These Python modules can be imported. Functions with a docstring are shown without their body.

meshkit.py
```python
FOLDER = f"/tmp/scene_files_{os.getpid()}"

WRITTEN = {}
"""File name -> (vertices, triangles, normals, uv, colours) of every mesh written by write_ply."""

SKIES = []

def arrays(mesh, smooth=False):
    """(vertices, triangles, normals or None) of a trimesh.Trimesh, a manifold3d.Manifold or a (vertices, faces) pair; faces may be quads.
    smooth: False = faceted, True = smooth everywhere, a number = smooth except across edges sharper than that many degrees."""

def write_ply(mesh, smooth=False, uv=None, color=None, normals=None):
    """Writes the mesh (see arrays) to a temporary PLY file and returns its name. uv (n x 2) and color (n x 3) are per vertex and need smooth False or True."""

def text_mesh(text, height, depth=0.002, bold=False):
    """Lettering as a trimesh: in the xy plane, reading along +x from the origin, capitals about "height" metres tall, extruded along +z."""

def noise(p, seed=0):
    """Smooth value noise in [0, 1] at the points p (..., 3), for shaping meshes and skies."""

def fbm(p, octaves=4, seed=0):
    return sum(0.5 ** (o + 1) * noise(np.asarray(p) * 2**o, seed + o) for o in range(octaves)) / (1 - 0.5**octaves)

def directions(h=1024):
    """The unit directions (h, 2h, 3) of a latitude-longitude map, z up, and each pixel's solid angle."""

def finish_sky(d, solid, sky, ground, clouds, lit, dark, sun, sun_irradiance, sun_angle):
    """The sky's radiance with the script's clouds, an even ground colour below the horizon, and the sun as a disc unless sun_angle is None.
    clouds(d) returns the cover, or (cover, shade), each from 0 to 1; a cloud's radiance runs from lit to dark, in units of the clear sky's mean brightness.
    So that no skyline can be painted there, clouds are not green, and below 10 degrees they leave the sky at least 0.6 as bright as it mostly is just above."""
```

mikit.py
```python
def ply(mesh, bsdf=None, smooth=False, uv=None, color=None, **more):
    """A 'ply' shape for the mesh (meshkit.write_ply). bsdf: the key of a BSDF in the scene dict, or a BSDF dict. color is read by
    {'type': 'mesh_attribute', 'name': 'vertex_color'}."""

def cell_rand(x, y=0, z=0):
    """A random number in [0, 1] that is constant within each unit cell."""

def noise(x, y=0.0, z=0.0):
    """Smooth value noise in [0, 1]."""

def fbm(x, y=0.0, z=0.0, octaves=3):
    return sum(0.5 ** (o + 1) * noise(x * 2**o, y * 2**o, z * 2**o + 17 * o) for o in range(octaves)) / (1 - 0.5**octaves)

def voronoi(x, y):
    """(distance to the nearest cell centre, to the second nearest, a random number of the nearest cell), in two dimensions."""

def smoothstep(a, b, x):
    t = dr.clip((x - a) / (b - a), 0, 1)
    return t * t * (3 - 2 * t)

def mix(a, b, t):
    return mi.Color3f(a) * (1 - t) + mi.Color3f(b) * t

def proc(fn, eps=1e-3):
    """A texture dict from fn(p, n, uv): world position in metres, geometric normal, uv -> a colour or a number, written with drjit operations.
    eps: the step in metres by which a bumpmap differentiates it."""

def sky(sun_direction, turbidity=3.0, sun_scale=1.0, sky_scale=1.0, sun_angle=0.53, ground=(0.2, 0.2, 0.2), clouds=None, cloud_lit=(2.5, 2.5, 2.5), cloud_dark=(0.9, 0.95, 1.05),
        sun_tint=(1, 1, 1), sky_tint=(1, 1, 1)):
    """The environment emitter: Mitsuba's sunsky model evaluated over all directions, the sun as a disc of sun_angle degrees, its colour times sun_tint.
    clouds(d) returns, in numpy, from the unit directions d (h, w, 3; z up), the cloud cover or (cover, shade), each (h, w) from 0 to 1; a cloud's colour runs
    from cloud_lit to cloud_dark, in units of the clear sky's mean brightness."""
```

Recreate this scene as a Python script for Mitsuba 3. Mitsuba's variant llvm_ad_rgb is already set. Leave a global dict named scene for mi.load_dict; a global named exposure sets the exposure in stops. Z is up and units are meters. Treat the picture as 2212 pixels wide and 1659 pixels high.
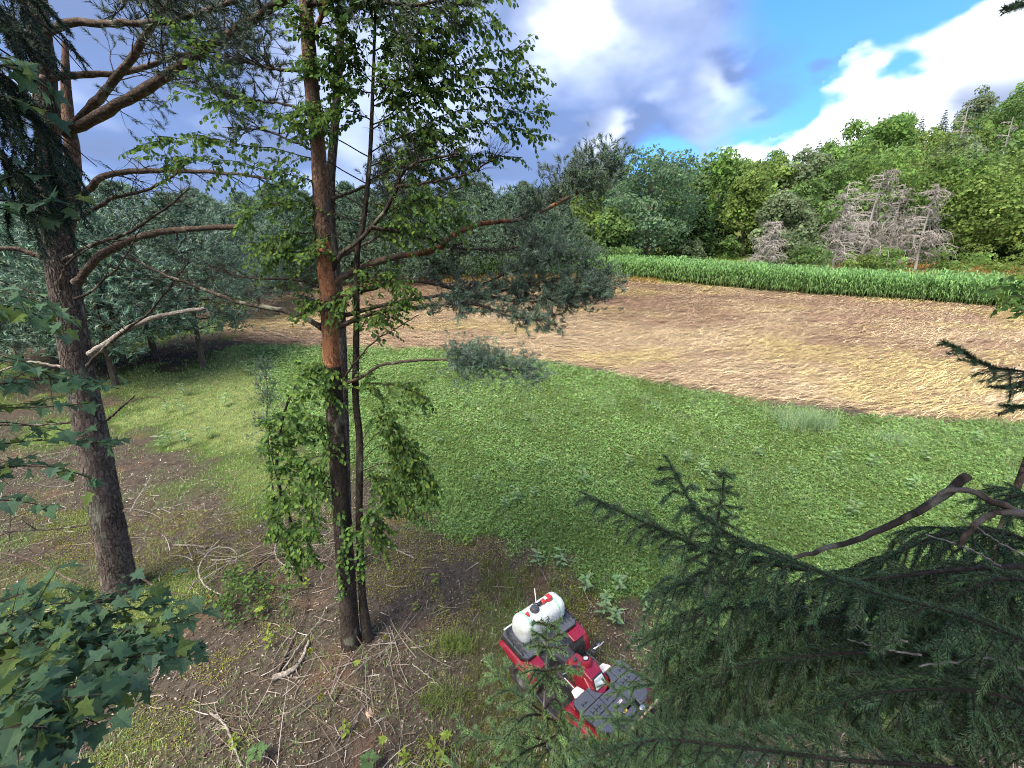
import math, random
import numpy as np
import trimesh
import drjit as dr
import mitsuba as mi
import mikit, meshkit
from mikit import proc, noise, fbm, mix, smoothstep

T = mi.ScalarTransform4f
scene, labels = {}, {}

# ------------------------------------------------------------------ camera, sky, exposure
EYE = np.array([0.0, 0.0, 7.1])
PITCH = math.radians(15.0)
FOC, CX, CY = 864.5, 1106.0, 829.5            # focal length and centre, in units of a 2212 x 1659 picture
FWD = np.array([0, math.cos(PITCH), -math.sin(PITCH)])
UP = np.array([0, math.sin(PITCH), math.cos(PITCH)])
scene['camera'] = {'type': 'perspective', 'fov': 2 * math.degrees(math.atan(1106 / FOC)), 'fov_axis': 'x',
                   'near_clip': 0.05, 'far_clip': 3000.0,
                   'to_world': T().look_at(EYE.tolist(), (EYE + FWD).tolist(), [0, 0, 1])}
exposure = 3.3


def clouds(d):
    """Cloud cover and shade per direction, in azimuth (clockwise from the view) and elevation, degrees."""
    az = np.degrees(np.arctan2(d[..., 0], d[..., 1]))
    el = np.degrees(np.arcsin(np.clip(d[..., 2], -1, 1)))
    q = d / np.maximum(d[..., 2:3] + 0.25, 0.05)
    n1 = meshkit.fbm(q * 2.2 + 3.0, 5, 3)
    n2 = meshkit.fbm(q * 6.0 + 9.0, 5, 8)
    n3 = meshkit.fbm(np.stack([d[..., 0] * 9 - d[..., 2] * 9, d[..., 1] * 9, d[..., 2] * 16 + d[..., 0] * 5], -1), 5, 21)

    def blob(a, e, ra, re, rot=0.0):
        da, de = (az - a + 180) % 360 - 180, el - e
        c, s = math.cos(math.radians(rot)), math.sin(math.radians(rot))
        return ((da * c + de * s) / ra) ** 2 + ((-da * s + de * c) / re) ** 2

    def soft(v, a, b):
        t = np.clip((v - a) / (b - a), 0, 1)
        return t * t * (3 - 2 * t)

    # the large grey cloud that fills the left of the sky, its right edge running down to the treeline
    edge = 28.5 - 0.15 * (el - 20) + 16 * (n1 - 0.5) + 9 * (n2 - 0.5)
    big = soft(edge - az, -3.0, 5.0)
    gap = np.exp(-blob(18.8, 12.8, 4.6, 3.6, 10) * 1.3)
    big = big * (1 - soft(gap + 0.7 * (n2 - 0.5), 0.22, 0.62))
    thin = np.clip(0.9 + 0.5 * (n1 - 0.5), 0, 1)
    # the white cloud over the hill at right, its top rising to the right
    top = 11.5 + 7.5 * soft(az, 28, 37) + 0.18 * np.maximum(az - 37, 0)
    white = soft(top - el + 11 * (n3 - 0.5) + 3 * (n2 - 0.5), -0.6, 1.4) * soft(az + 5 * (n3 - 0.5), 27, 30)
    low = soft(12.2 + 9 * (n3 - 0.5) - el, -0.6, 1.0) * soft(az, 19, 22) * (1 - soft(az, 60, 80))
    other = soft(n1 + 0.35 * (n2 - 0.5), 0.42, 0.60) * soft(az, 70, 90) + soft(n1, 0.35, 0.6) * soft(-az, 100, 130)
    wisps = 0.7 * soft(n3 - 0.02 * np.abs(el - top), 0.52, 0.68) * soft(az, 28, 33)
    cover = np.clip(np.maximum.reduce([big * thin, white, low, other, wisps]), 0, 1)
    # shade: 0 white, 1 grey-blue
    az0, el0 = az, el
    az, el = az + 9 * (n2 - 0.5) + 7 * (n3 - 0.5), el + 7 * (n1 - 0.5) + 6 * (n3 - 0.5)
    glow = 0.95 * np.exp(-blob(6.5, 27.5, 3.8, 4.6, 20) * 0.9) + 0.6 * np.exp(-blob(12.6, 16.2, 3.0, 1.7, 10)) + 0.4 * np.exp(-blob(23.8, 18.6, 2.2, 3.4, 0)) + 0.3 * np.exp(-blob(18, 29, 6, 3.5, 0)) + 0.3 * np.exp(-blob(28, 15, 1.8, 1.8, 0))
    glow2 = 0.35 * np.exp(-blob(-16, 20, 11, 9, 0))
    az, el = az0, el0
    sh_big = np.clip(1.0 + 1.0 * (n1 - 0.5) + 0.55 * (n2 - 0.5) + 0.3 * (n3 - 0.5) - 1.25 * glow - glow2, 0, 1)
    under = soft(17.0 + 5 * (n1 - 0.5) - el, -1.0, 3.0) * soft(az + 6 * (n2 - 0.5), 42, 46) * 0.8
    shade = np.where(white + low > big, np.clip(under + 0.1 * (n2 - 0.4), 0, 1), sh_big)
    return cover, shade


SUN = np.array([-0.36, -0.42, 0.84])
scene['sky_light'] = mikit.sky(SUN.tolist(), turbidity=2.6, sun_scale=0.78, sky_scale=1.0, sun_angle=40.0, clouds=clouds,
                               cloud_lit=(1.85, 1.95, 2.15), cloud_dark=(0.31, 0.43, 0.76), ground=(0.12, 0.14, 0.07), sky_tint=(0.50, 0.82, 1.36), sun_tint=(0.93, 1.0, 1.06))


def ray(px, py):
    return FWD + np.array([1.0, 0, 0]) * ((px - CX) / FOC) + UP * ((CY - py) / FOC)


def at(px, py, depth):
    """The point `depth` metres ahead of the camera (world y) along the sight line used when measuring the photograph."""
    r = ray(px, py)
    return EYE + r * (depth / r[1])


def near(px, py, dist):
    r = ray(px, py)
    return EYE + r * (dist / np.linalg.norm(r))


def softplus(t, k):
    return k * np.logaddexp(0, t / k)


def sstep(a, b, v):
    t = np.clip((v - a) / (b - a), 0, 1)
    return t * t * (3 - 2 * t)


def terrain(x, y):
    x, y = np.asarray(x, float), np.asarray(y, float)
    flat = 62 + 50 * sstep(-5, 70, x)
    y = flat - softplus(flat - y, 8)
    z = 0.17 * softplus(y - 8, 2.2) + 0.10 * softplus(y - 60, 5)
    z = z + 0.24 * softplus(np.minimum(x, 150) - 52, 10) * sstep(56, 100, y) + 0.05 * softplus(-x - 12, 4) * 0
    p = np.stack([x, y, 0 * x], -1)
    z = z + 0.35 * (meshkit.fbm(p * 0.08, 2, 5) - 0.5) * sstep(3, 20, np.hypot(x, y)) + 0.10 * (meshkit.fbm(p * 0.6, 3, 6) - 0.5)
    return z


def on_ground(px, py):
    r = ray(px, py)
    t = np.linspace(2, 260, 20000)
    p = EYE + r * t[:, None]
    below = np.nonzero(p[:, 2] < terrain(p[:, 0], p[:, 1]))[0]
    return p[below[0]] if len(below) else p[-1]


def ground_line(pts):
    return np.array([on_ground(*p)[:2] for p in pts])


# ------------------------------------------------------------------ mesh helpers
class MB:
    """Collects pieces of one mesh: vertices, triangles, vertex colours."""

    def __init__(self):
        self.v, self.f, self.c, self.n = [], [], [], 0

    def add(self, v, f, c=None):
        v = np.asarray(v, float).reshape(-1, 3)
        f = np.asarray(f, int).reshape(-1, 3)
        self.v.append(v)
        self.f.append(f + self.n)
        self.n += len(v)
        if c is not None:
            self.c.append(np.broadcast_to(np.asarray(c, float), (len(v), 3)))
        return self

    def tube(self, pts, rad, sides=6, c=None, cap=True):
        v, f = tube(pts, rad, sides, cap)
        return self.add(v, f, c)

    def stamp(self, tv, tf, org, mats, col=None):
        """Copies of the template (tv, tf) at org with the 3x3 matrices mats, each with its own colour."""
        n, k = len(org), len(tv)
        if n == 0:
            return self
        v = np.einsum('nij,kj->nki', mats, tv) + np.asarray(org)[:, None]
        f = (tf[None] + (np.arange(n) * k)[:, None, None]).reshape(-1, 3)
        c = None if col is None else np.repeat(col, k, axis=0)
        return self.add(v.reshape(-1, 3), f, c)

    def mesh(self):
        return np.vstack(self.v), np.vstack(self.f)

    def colour(self):
        return np.vstack(self.c) if self.c else None


def tube(pts, rad, sides=6, cap=True):
    p = np.asarray(pts, float)
    n = len(p)
    rad = np.broadcast_to(np.asarray(rad, float), (n,))
    t = np.gradient(p, axis=0)
    t /= np.linalg.norm(t, axis=1, keepdims=True) + 1e-12
    ref = np.array([0.31, 0.17, 0.93]) if abs(t[0, 2]) < 0.8 else np.array([0.95, 0.2, 0.1])
    a = np.cross(t, ref)
    a /= np.linalg.norm(a, axis=1, keepdims=True) + 1e-12
    b = np.cross(t, a)
    ang = np.arange(sides) * 2 * np.pi / sides
    v = (p[:, None] + rad[:, None, None] * (np.cos(ang)[None, :, None] * a[:, None] + np.sin(ang)[None, :, None] * b[:, None])).reshape(-1, 3)
    i, j = np.meshgrid(np.arange(n - 1), np.arange(sides), indexing='ij')
    q = np.stack([i * sides + j, i * sides + (j + 1) % sides, (i + 1) * sides + (j + 1) % sides, (i + 1) * sides + j], -1).reshape(-1, 4)
    f = np.vstack([q[:, [0, 1, 2]], q[:, [0, 2, 3]]])
    if cap:
        v = np.vstack([v, p[:1], p[-1:]])
        k = np.arange(sides)
        f = np.vstack([f, np.stack([(k + 1) % sides, k, k * 0 + n * sides], 1), np.stack([(n - 1) * sides + k, (n - 1) * sides + (k + 1) % sides, k * 0 + n * sides + 1], 1)])
    return v, f


def spline(pts, n=24):
    """A Catmull-Rom curve through pts, resampled evenly to n points."""
    p = np.asarray(pts, float)
    if len(p) == 2:
        return p[0] + (p[1] - p[0]) * np.linspace(0, 1, n)[:, None]
    e = np.vstack([2 * p[0] - p[1], p, 2 * p[-1] - p[-2]])
    out = []
    for k in range(len(p) - 1):
        t = np.linspace(0, 1, 12, endpoint=False)[:, None]
        a, b, c, d = e[k:k + 4]
        out.append(0.5 * (2 * b + (c - a) * t + (2 * a - 5 * b + 4 * c - d) * t ** 2 + (3 * b - a - 3 * c + d) * t ** 3))
    out = np.vstack(out + [p[-1:]])
    s = np.r_[0, np.cumsum(np.linalg.norm(np.diff(out, axis=0), axis=1))]
    u = np.linspace(0, s[-1], n)
    return np.stack([np.interp(u, s, out[:, k]) for k in range(p.shape[1])], 1)


def unit(v):
    return v / (np.linalg.norm(v, axis=-1, keepdims=True) + 1e-12)


def frames(d, rng, up=None, roll=None):
    """Rotation matrices whose first column is d; the rest is a random roll, or keeps the third column near `up`."""
    d = unit(np.asarray(d, float))
    if up is None:
        r = rng.normal(size=d.shape)
    else:
        r = np.broadcast_to(up, d.shape) + (0 if roll is None else rng.normal(size=d.shape) * roll)
    y = unit(np.cross(r, d))
    z = np.cross(d, y)
    return np.stack([d, y, z], -1)


def jitter(col, n, rng, dv=0.18, dh=0.06):
    """n variations of a colour, in value and in hue."""
    c = np.asarray(col, float)
    v = np.exp(rng.normal(size=(n, 1)) * dv)
    h = 1 + rng.normal(size=(n, 3)) * dh
    return np.clip(c * v * h, 0.003, 0.9)


COUNT = {}


def numbered(name):
    k = COUNT.get(name, 0)
    COUNT[name] = k + 1
    return name if k == 0 else f'{name}_{k:03d}'


def thing(name, label, category, group=None, kind=None):
    key = numbered(name)
    labels[key] = {'label': label}
    if category:
        labels[key]['category'] = category
    if group:
        labels[key]['group'] = group
    if kind:
        labels[key]['kind'] = kind
    return key


def put(parent, name, mb, bsdf, smooth=False, label=None, kind=None, **more):
    """One entry of the scene: part `name` of `parent` (or the thing itself when name is None)."""
    key = parent if name is None else numbered(f'{parent}__{name}')
    if isinstance(mb, MB):
        scene[key] = mikit.ply(mb.mesh(), bsdf, smooth=smooth, color=mb.colour(), **more)
    elif isinstance(mb, tuple) and len(mb) == 3:
        scene[key] = mikit.ply(mb[:2], bsdf, smooth=smooth, uv=mb[2], **more)
    elif isinstance(mb, dict):
        scene[key] = {**mb, **more}
    else:
        scene[key] = mikit.ply(mb, bsdf, smooth=smooth, **more)
    if label or kind:
        labels[key] = {k: v for k, v in (('label', label), ('kind', kind)) if v}
    return key


# ------------------------------------------------------------------ materials
def rgb(*c):
    return {'type': 'rgb', 'value': list(c)}


VC = {'type': 'mesh_attribute', 'name': 'vertex_color'}
scene['leaf'] = {'type': 'principledthin', 'base_color': VC, 'roughness': 0.38, 'diff_trans': 1.0, 'spec_trans': 0.0, 'eta': 1.35}
scene['needle'] = {'type': 'twosided', 'b': {'type': 'principled', 'base_color': VC, 'roughness': 0.55, 'specular': 0.3}}
scene['dry'] = {'type': 'twosided', 'b': {'type': 'diffuse', 'reflectance': VC}}


def bark(lo, hi, sx, sz, depth, tint=None):
    def h(p, n, uv):
        w = fbm(p.x * 6, p.y * 6, p.z * 2.5) * 0.10
        a = noise((p.x + w) * sx, (p.y + w) * sx, p.z * sz)
        b = noise(p.x * sx * 2.3, p.y * sx * 2.3, p.z * sz * 2.3 + 5)
        ridge = 1 - dr.abs(2 * a - 1)
        return smoothstep(0.35, 0.95, ridge) * 0.65 + 0.35 * b

    def col(p, n, uv):
        g = h(p, n, uv)
        c = mix(hi, lo, dr.clip(g * 1.1, 0, 1))
        if tint is not None:
            c = mix(c, tint[0], smoothstep(tint[1], tint[1] + 0.12, fbm(p.x * 7, p.y * 7, p.z * 3 + 3)))
        return c * (0.8 + 0.4 * fbm(p.x * 30, p.y * 30, p.z * 30))
    return {'type': 'twosided', 'b': {'type': 'bumpmap', 'scale': depth, 'tex': proc(lambda p, n, uv: -h(p, n, uv), eps=4e-3),
                                      'b': {'type': 'principled', 'base_color': proc(col), 'roughness': 0.85, 'specular': 0.2}}}


def plates(lo, hi, sx, sy, depth, tint=None, deep=0.22):
    """Bark of plates parted by fissures, laid out along the trunk (uv in metres)."""
    def cells(uv):
        w = fbm(uv.x * 12, uv.y * 6, 3.0) - 0.5
        w2 = fbm(uv.x * 10, uv.y * 7, 8.0) - 0.5
        return mikit.voronoi((uv.x + 0.16 * w) * sx, (uv.y + 0.35 * w2) * sy)

    def h(p, n, uv):
        a, b, r = cells(uv)
        return smoothstep(0.0, deep * (0.4 + 1.2 * noise(uv.x * 6, uv.y * 3, 1.0)), b - a) * (0.6 + 0.4 * r) + 0.3 * fbm(uv.x * 90, uv.y * 45, 1.0)

    def col(p, n, uv):
        a, b, r = cells(uv)
        c = mix(lo, mix(mi.Color3f(hi) * 0.62, mi.Color3f(hi) * 1.2, r), smoothstep(-0.35 * deep, deep * (0.4 + 1.2 * noise(uv.x * 6, uv.y * 3, 1.0)), b - a))
        if tint is not None:
            c = mix(c, mi.Color3f(tint[0]) * (0.6 + 0.8 * r), smoothstep(tint[1], tint[1] + 0.15, fbm(uv.x * 5, uv.y * 2.2, 3.0)))
        return c * (0.6 + 0.8 * fbm(uv.x * 70, uv.y * 30, 5.0))
    return {'type': 'twosided', 'b': {'type': 'bumpmap', 'scale': depth, 'tex': proc(h, eps=3e-3),
                                      'b': {'type': 'principled', 'base_color': proc(col), 'roughness': 0.85, 'specular': 0.2}}}


scene['plate_grey'] = plates((0.016, 0.012, 0.010), (0.125, 0.102, 0.092), 22.0, 6.0, 0.03, ((0.12, 0.12, 0.10), 0.60), 0.26)
scene['plate_orange'] = plates((0.045, 0.024, 0.016), (0.33, 0.15, 0.082), 24.0, 11.0, 0.012, ((0.13, 0.09, 0.075), 0.52), 0.15)
scene['plate_brown'] = plates((0.045, 0.030, 0.024), (0.17, 0.105, 0.078), 24.0, 11.0, 0.012, ((0.10, 0.085, 0.075), 0.52), 0.15)
scene['plate_dark'] = plates((0.012, 0.010, 0.009), (0.055, 0.044, 0.038), 34.0, 7.0, 0.015, ((0.14, 0.14, 0.11), 0.64))
scene['bark_grey'] = bark((0.035, 0.028, 0.024), (0.19, 0.155, 0.135), 15.0, 5.0, 0.035, ((0.13, 0.14, 0.10), 0.62))
scene['bark_orange'] = bark((0.06, 0.030, 0.020), (0.34, 0.145, 0.075), 17.0, 7.0, 0.02, ((0.12, 0.085, 0.07), 0.48))
scene['bark_dark'] = bark((0.025, 0.020, 0.017), (0.085, 0.068, 0.055), 22.0, 6.0, 0.012, ((0.15, 0.15, 0.12), 0.60))
scene['bark_limb'] = bark((0.045, 0.033, 0.027), (0.13, 0.095, 0.078), 30.0, 22.0, 0.006, ((0.15, 0.13, 0.11), 0.58))
scene['twig_wood'] = bark((0.022, 0.017, 0.014), (0.055, 0.042, 0.035), 40.0, 40.0, 0.002)
scene['dead_wood'] = bark((0.15, 0.13, 0.115), (0.36, 0.33, 0.30), 30.0, 30.0, 0.004)
scene['far_dead_wood'] = {'type': 'diffuse', 'reflectance': rgb(0.34, 0.315, 0.305)}
scene['far_bark'] = {'type': 'diffuse', 'reflectance': proc(lambda p, n, uv: mix((0.05, 0.042, 0.036), (0.13, 0.11, 0.095), fbm(p.x * 9, p.y * 9, p.z * 4)))}
# ------------------------------------------------------------------ the ground and its zones
FAR_EDGE = ground_line([(380, 800), (450, 765), (540, 742), (640, 743), (760, 747), (1000, 757), (1200, 782), (1400, 818), (1700, 872), (1900, 897), (2212, 910)])
FAR_EDGE = np.vstack([FAR_EDGE, [[34, 13.0]]])
STRAW_FAR = ground_line([(2212, 668), (2000, 652), (1800, 640), (1650, 630), (1500, 615), (1290, 598), (1100, 590), (900, 596), (760, 606), (620, 640), (540, 665), (490, 705), (505, 735)])
STRAW_FAR = np.vstack([[[60, 30.5]], STRAW_FAR])
NEAR_EDGE = ground_line([(1560, 1480), (1490, 1420), (1400, 1345), (1250, 1262), (1100, 1205), (1000, 1160), (890, 1108), (800, 1010), (680, 985), (600, 930)])
LEFT_EDGE = ground_line([(470, 985), (340, 960), (250, 850), (300, 800)])


def inside(poly, x, y):
    """Signed distance to a polygon, positive inside."""
    p = np.stack([np.ravel(x), np.ravel(y)], 1)
    a, b = np.asarray(poly), np.roll(poly, -1, axis=0)
    best, odd = np.full(len(p), 1e9), np.zeros(len(p), bool)
    for s, e in zip(a, b):
        d = e - s
        t = np.clip(((p - s) @ d) / (d @ d + 1e-12), 0, 1)
        best = np.minimum(best, np.hypot(*(p - s - t[:, None] * d).T))
        if s[1] != e[1]:
            odd ^= ((s[1] > p[:, 1]) != (e[1] > p[:, 1])) & (p[:, 0] < s[0] + (p[:, 1] - s[1]) / (e[1] - s[1]) * d[0])
    return np.where(odd, best, -best).reshape(np.shape(x))


CLOVER = np.vstack([FAR_EDGE[2:], [[34, 5.0], [6, 5.6]], NEAR_EDGE])
GRASS = np.vstack([FAR_EDGE[:4], NEAR_EDGE[::-1][:3], LEFT_EDGE])
STRAW = np.vstack([FAR_EDGE[2:], [[60, 14.0]], STRAW_FAR])
BACK_STRAW = np.vstack([[[34, 52.5], [46, 50], [75, 43], [100, 48], [70, 57], [50, 61]]])


def wobble(x, y, s, seed):
    return meshkit.fbm(np.stack([np.asarray(x) * s, np.asarray(y) * s, np.zeros(np.shape(x))], -1), 3, seed) - 0.5


def zones(x, y):
    """Weights of clover, straw and grass at ground points."""
    w = 2.4 * wobble(x, y, 0.7, 40) + 1.1 * wobble(x, y, 2.4, 41)
    clover = sstep(-0.35, 0.45, inside(CLOVER, x, y) + w * 0.9)
    straw = np.maximum(sstep(-0.25, 0.25, inside(STRAW, x, y) + w * 0.5), sstep(-0.5, 0.5, inside(BACK_STRAW, x, y) + w))
    grass = np.maximum(sstep(-1.0, 0.8, inside(GRASS, x, y) + 1.6 * w) * 0.9, 1.0 * sstep(45, 50, y))
    grass = np.maximum(grass, 0.65 * sstep(0.02, 0.2, wobble(x, y, 0.33, 44)) * sstep(-4.5, -7.5, x))
    grass = np.maximum(grass, 0.55 * sstep(0.0, 0.14, wobble(x, y, 0.8, 45)) * sstep(-1.0, 1.5, x + 0.3 * y - 1.5))
    return clover * (1 - straw), straw, np.clip(grass * (1 - clover) * (1 - straw), 0, 1)


def warp(lo, hi, c, fine, n):
    """Grid lines from lo to hi, fine around c."""
    u = np.linspace(-1, 1, n)
    k = np.sinh(u * 4.0) / np.sinh(4.0)
    return np.where(k < 0, c + k * (c - lo), c + k * (hi - c))


gx, gy = warp(-420, 420, 2.0, 0.1, 460), warp(-80, 480, 11.0, 0.1, 460)
X, Y = np.meshgrid(gx, gy)
Z = terrain(X, Y)
i, j = np.meshgrid(np.arange(len(gy) - 1), np.arange(len(gx) - 1), indexing='ij')
a = (i * len(gx) + j).ravel()
quads = np.stack([a, a + 1, a + 1 + len(gx), a + len(gx)], 1)
cw, sw, gw = zones(X, Y)
soil_noise = lambda p: fbm(p.x * 1.3, p.y * 1.3, 2.0)


def ground_colour(p, n, uv):
    # uv.x: 0 litter, 1 clover, 2 grass; uv.y: straw
    fine = fbm(p.x * 14, p.y * 14, 1.0)
    litter = mix((0.026, 0.022, 0.018), (0.092, 0.079, 0.066), fine)
    litter = mix(litter, (0.15, 0.085, 0.055), smoothstep(0.60, 0.80, fbm(p.x * 0.9, p.y * 0.9, 7.0)) * 0.35)
    clover = mix((0.035, 0.05, 0.015), (0.07, 0.115, 0.03), fine)
    grass = mix((0.11, 0.12, 0.05), (0.19, 0.23, 0.09), fbm(p.x * 3, p.y * 3, 4.0))
    straw = mix((0.13, 0.092, 0.07), (0.30, 0.215, 0.14), fbm(p.x * 0.45, p.y * 1.1, 9.0))
    straw = straw * (0.65 + 0.7 * fine)
    c = mix(litter, clover, dr.clip(uv.x, 0, 1))
    c = mix(c, grass, dr.clip(uv.x - 1, 0, 1))
    return mix(c, straw, dr.clip(uv.y, 0, 1))


scene['ground_soil'] = {'type': 'twosided', 'b': {'type': 'diffuse', 'reflectance': proc(ground_colour)}}
uvg = np.stack([(cw + gw * 2 * (gw > cw)).ravel(), sw.ravel()], 1)
scene['ground'] = mikit.ply((np.stack([X, Y, Z], -1).reshape(-1, 3), quads), 'ground_soil', smooth=True, uv=uvg)
labels['ground'] = {'label': 'sloping ground of brown litter, green plot and cut straw field', 'kind': 'structure', 'category': 'ground'}


# ------------------------------------------------------------------ ground cover
def scatter(rng, n, x0, x1, y0, y1, power=0.0):
    """n random points in a wedge ahead of the camera; power > 0 puts more of them near."""
    u = rng.random(n)
    y = y0 + (y1 - y0) * u ** (1 + power)
    return x0 + (x1 - x0) * rng.random(n), y


def in_view(x, y, margin=1.12):
    return (np.abs(x) < 1.28 * margin * (y * 0.97 + 1.9) + 0.3)


def lie(x, y):
    return np.stack([x, y, terrain(x, y)], 1)


rng = np.random.default_rng(11)
# clover: three folded leaflets on a short stem
lf = np.array([[0, 0, 0], [0.55, 0.42, 0.10], [1.0, 0.0, 0.02], [0.55, -0.42, 0.10]])
tv, tf = [], []
for k in range(3):
    c, s = math.cos(k * 2.094), math.sin(k * 2.094)
    tv.append(lf @ np.array([[c, s, 0], [-s, c, 0], [0, 0, 1]]))
    tf.append(np.array([[0, 1, 2], [0, 2, 3]]) + 4 * k)
CLOVER_LEAF = np.vstack(tv), np.vstack(tf)


def yaw_tilt(n, rng, tilt):
    a = rng.random(n) * 2 * np.pi
    up = unit(np.stack([rng.normal(size=n) * tilt, rng.normal(size=n) * tilt, np.ones(n)], 1))
    x = unit(np.cross(np.stack([-np.sin(a), np.cos(a), 0 * a], 1), up))
    return np.stack([x, np.cross(up, x), up], -1)


y = 5 + 26 * rng.random(600000) ** 1.35
x = (rng.random(len(y)) * 2 - 1) * 1.35 * (y + 1.2)
cwt = zones(x, y)[0]
pat = wobble(x, y, 0.55, 50)
keep = (rng.random(len(x)) < cwt * (0.86 + 1.5 * pat)) & in_view(x, y)
x, y, pat = x[keep][:300000], y[keep][:300000], pat[keep][:300000]
size = (0.016 + 0.00115 * y) * np.exp(rng.normal(size=len(x)) * 0.3)
m = yaw_tilt(len(x), rng, 0.38) * size[:, None, None]
base = np.where((rng.random(len(x)) < 0.22)[:, None], [[0.27, 0.39, 0.14]], [[0.185, 0.325, 0.115]])
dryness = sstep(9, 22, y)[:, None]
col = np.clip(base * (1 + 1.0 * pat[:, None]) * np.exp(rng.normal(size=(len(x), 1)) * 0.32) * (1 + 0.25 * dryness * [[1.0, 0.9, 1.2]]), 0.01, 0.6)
o = lie(x, y)
o[:, 2] += 0.02 + 0.14 * rng.random(len(x)) ** 1.3 * (0.5 + 1.5 * (pat + 0.4))
mb = MB().stamp(CLOVER_LEAF[0], CLOVER_LEAF[1], o, m, col)
k = thing('clover', 'low green clover covering the plot between the trees and the straw', 'clover', kind='stuff')
put(k, None, mb, 'leaf')

# grass: curved blades, scattered in tufts
blade = np.array([[0, -0.5, 0], [0, 0.5, 0], [0.22, -0.38, 0.55], [0.22, 0.38, 0.55], [0.62, -0.2, 0.86], [0.62, 0.2, 0.86], [1.05, 0, 0.80]])
BLADE = blade, np.array([[0, 2, 1], [1, 2, 3], [2, 4, 3], [3, 4, 5], [4, 6, 5]])


def grass_blades(x, y, per, length, width, colour, rng, spread=0.05, lift=0.0):
    n = len(x)
    xx = np.repeat(x, per) + rng.normal(size=n * per) * spread
    yy = np.repeat(y, per) + rng.normal(size=n * per) * spread
    a = rng.random(n * per) * 2 * np.pi
    ln = np.repeat(length, per) * (0.6 + 0.7 * rng.random(n * per))
    h = (0.45 + 0.6 * rng.random(n * per)) * ln
    r = (0.25 + 0.75 * rng.random(n * per)) * ln * 0.8
    w = np.repeat(np.broadcast_to(width, (n,)), per)
    ex = np.stack([np.cos(a), np.sin(a), 0 * a], 1) * r[:, None]
    ey = np.stack([-np.sin(a), np.cos(a), 0 * a], 1) * w[:, None]
    ez = np.stack([0 * a, 0 * a, h], 1)
    o = lie(xx, yy)
    o[:, 2] += lift
    return o, np.stack([ex, ey, ez], -1), np.repeat(colour, per, axis=0) * np.exp(rng.normal(size=(n * per, 1)) * 0.15)


mb = MB()
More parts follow.
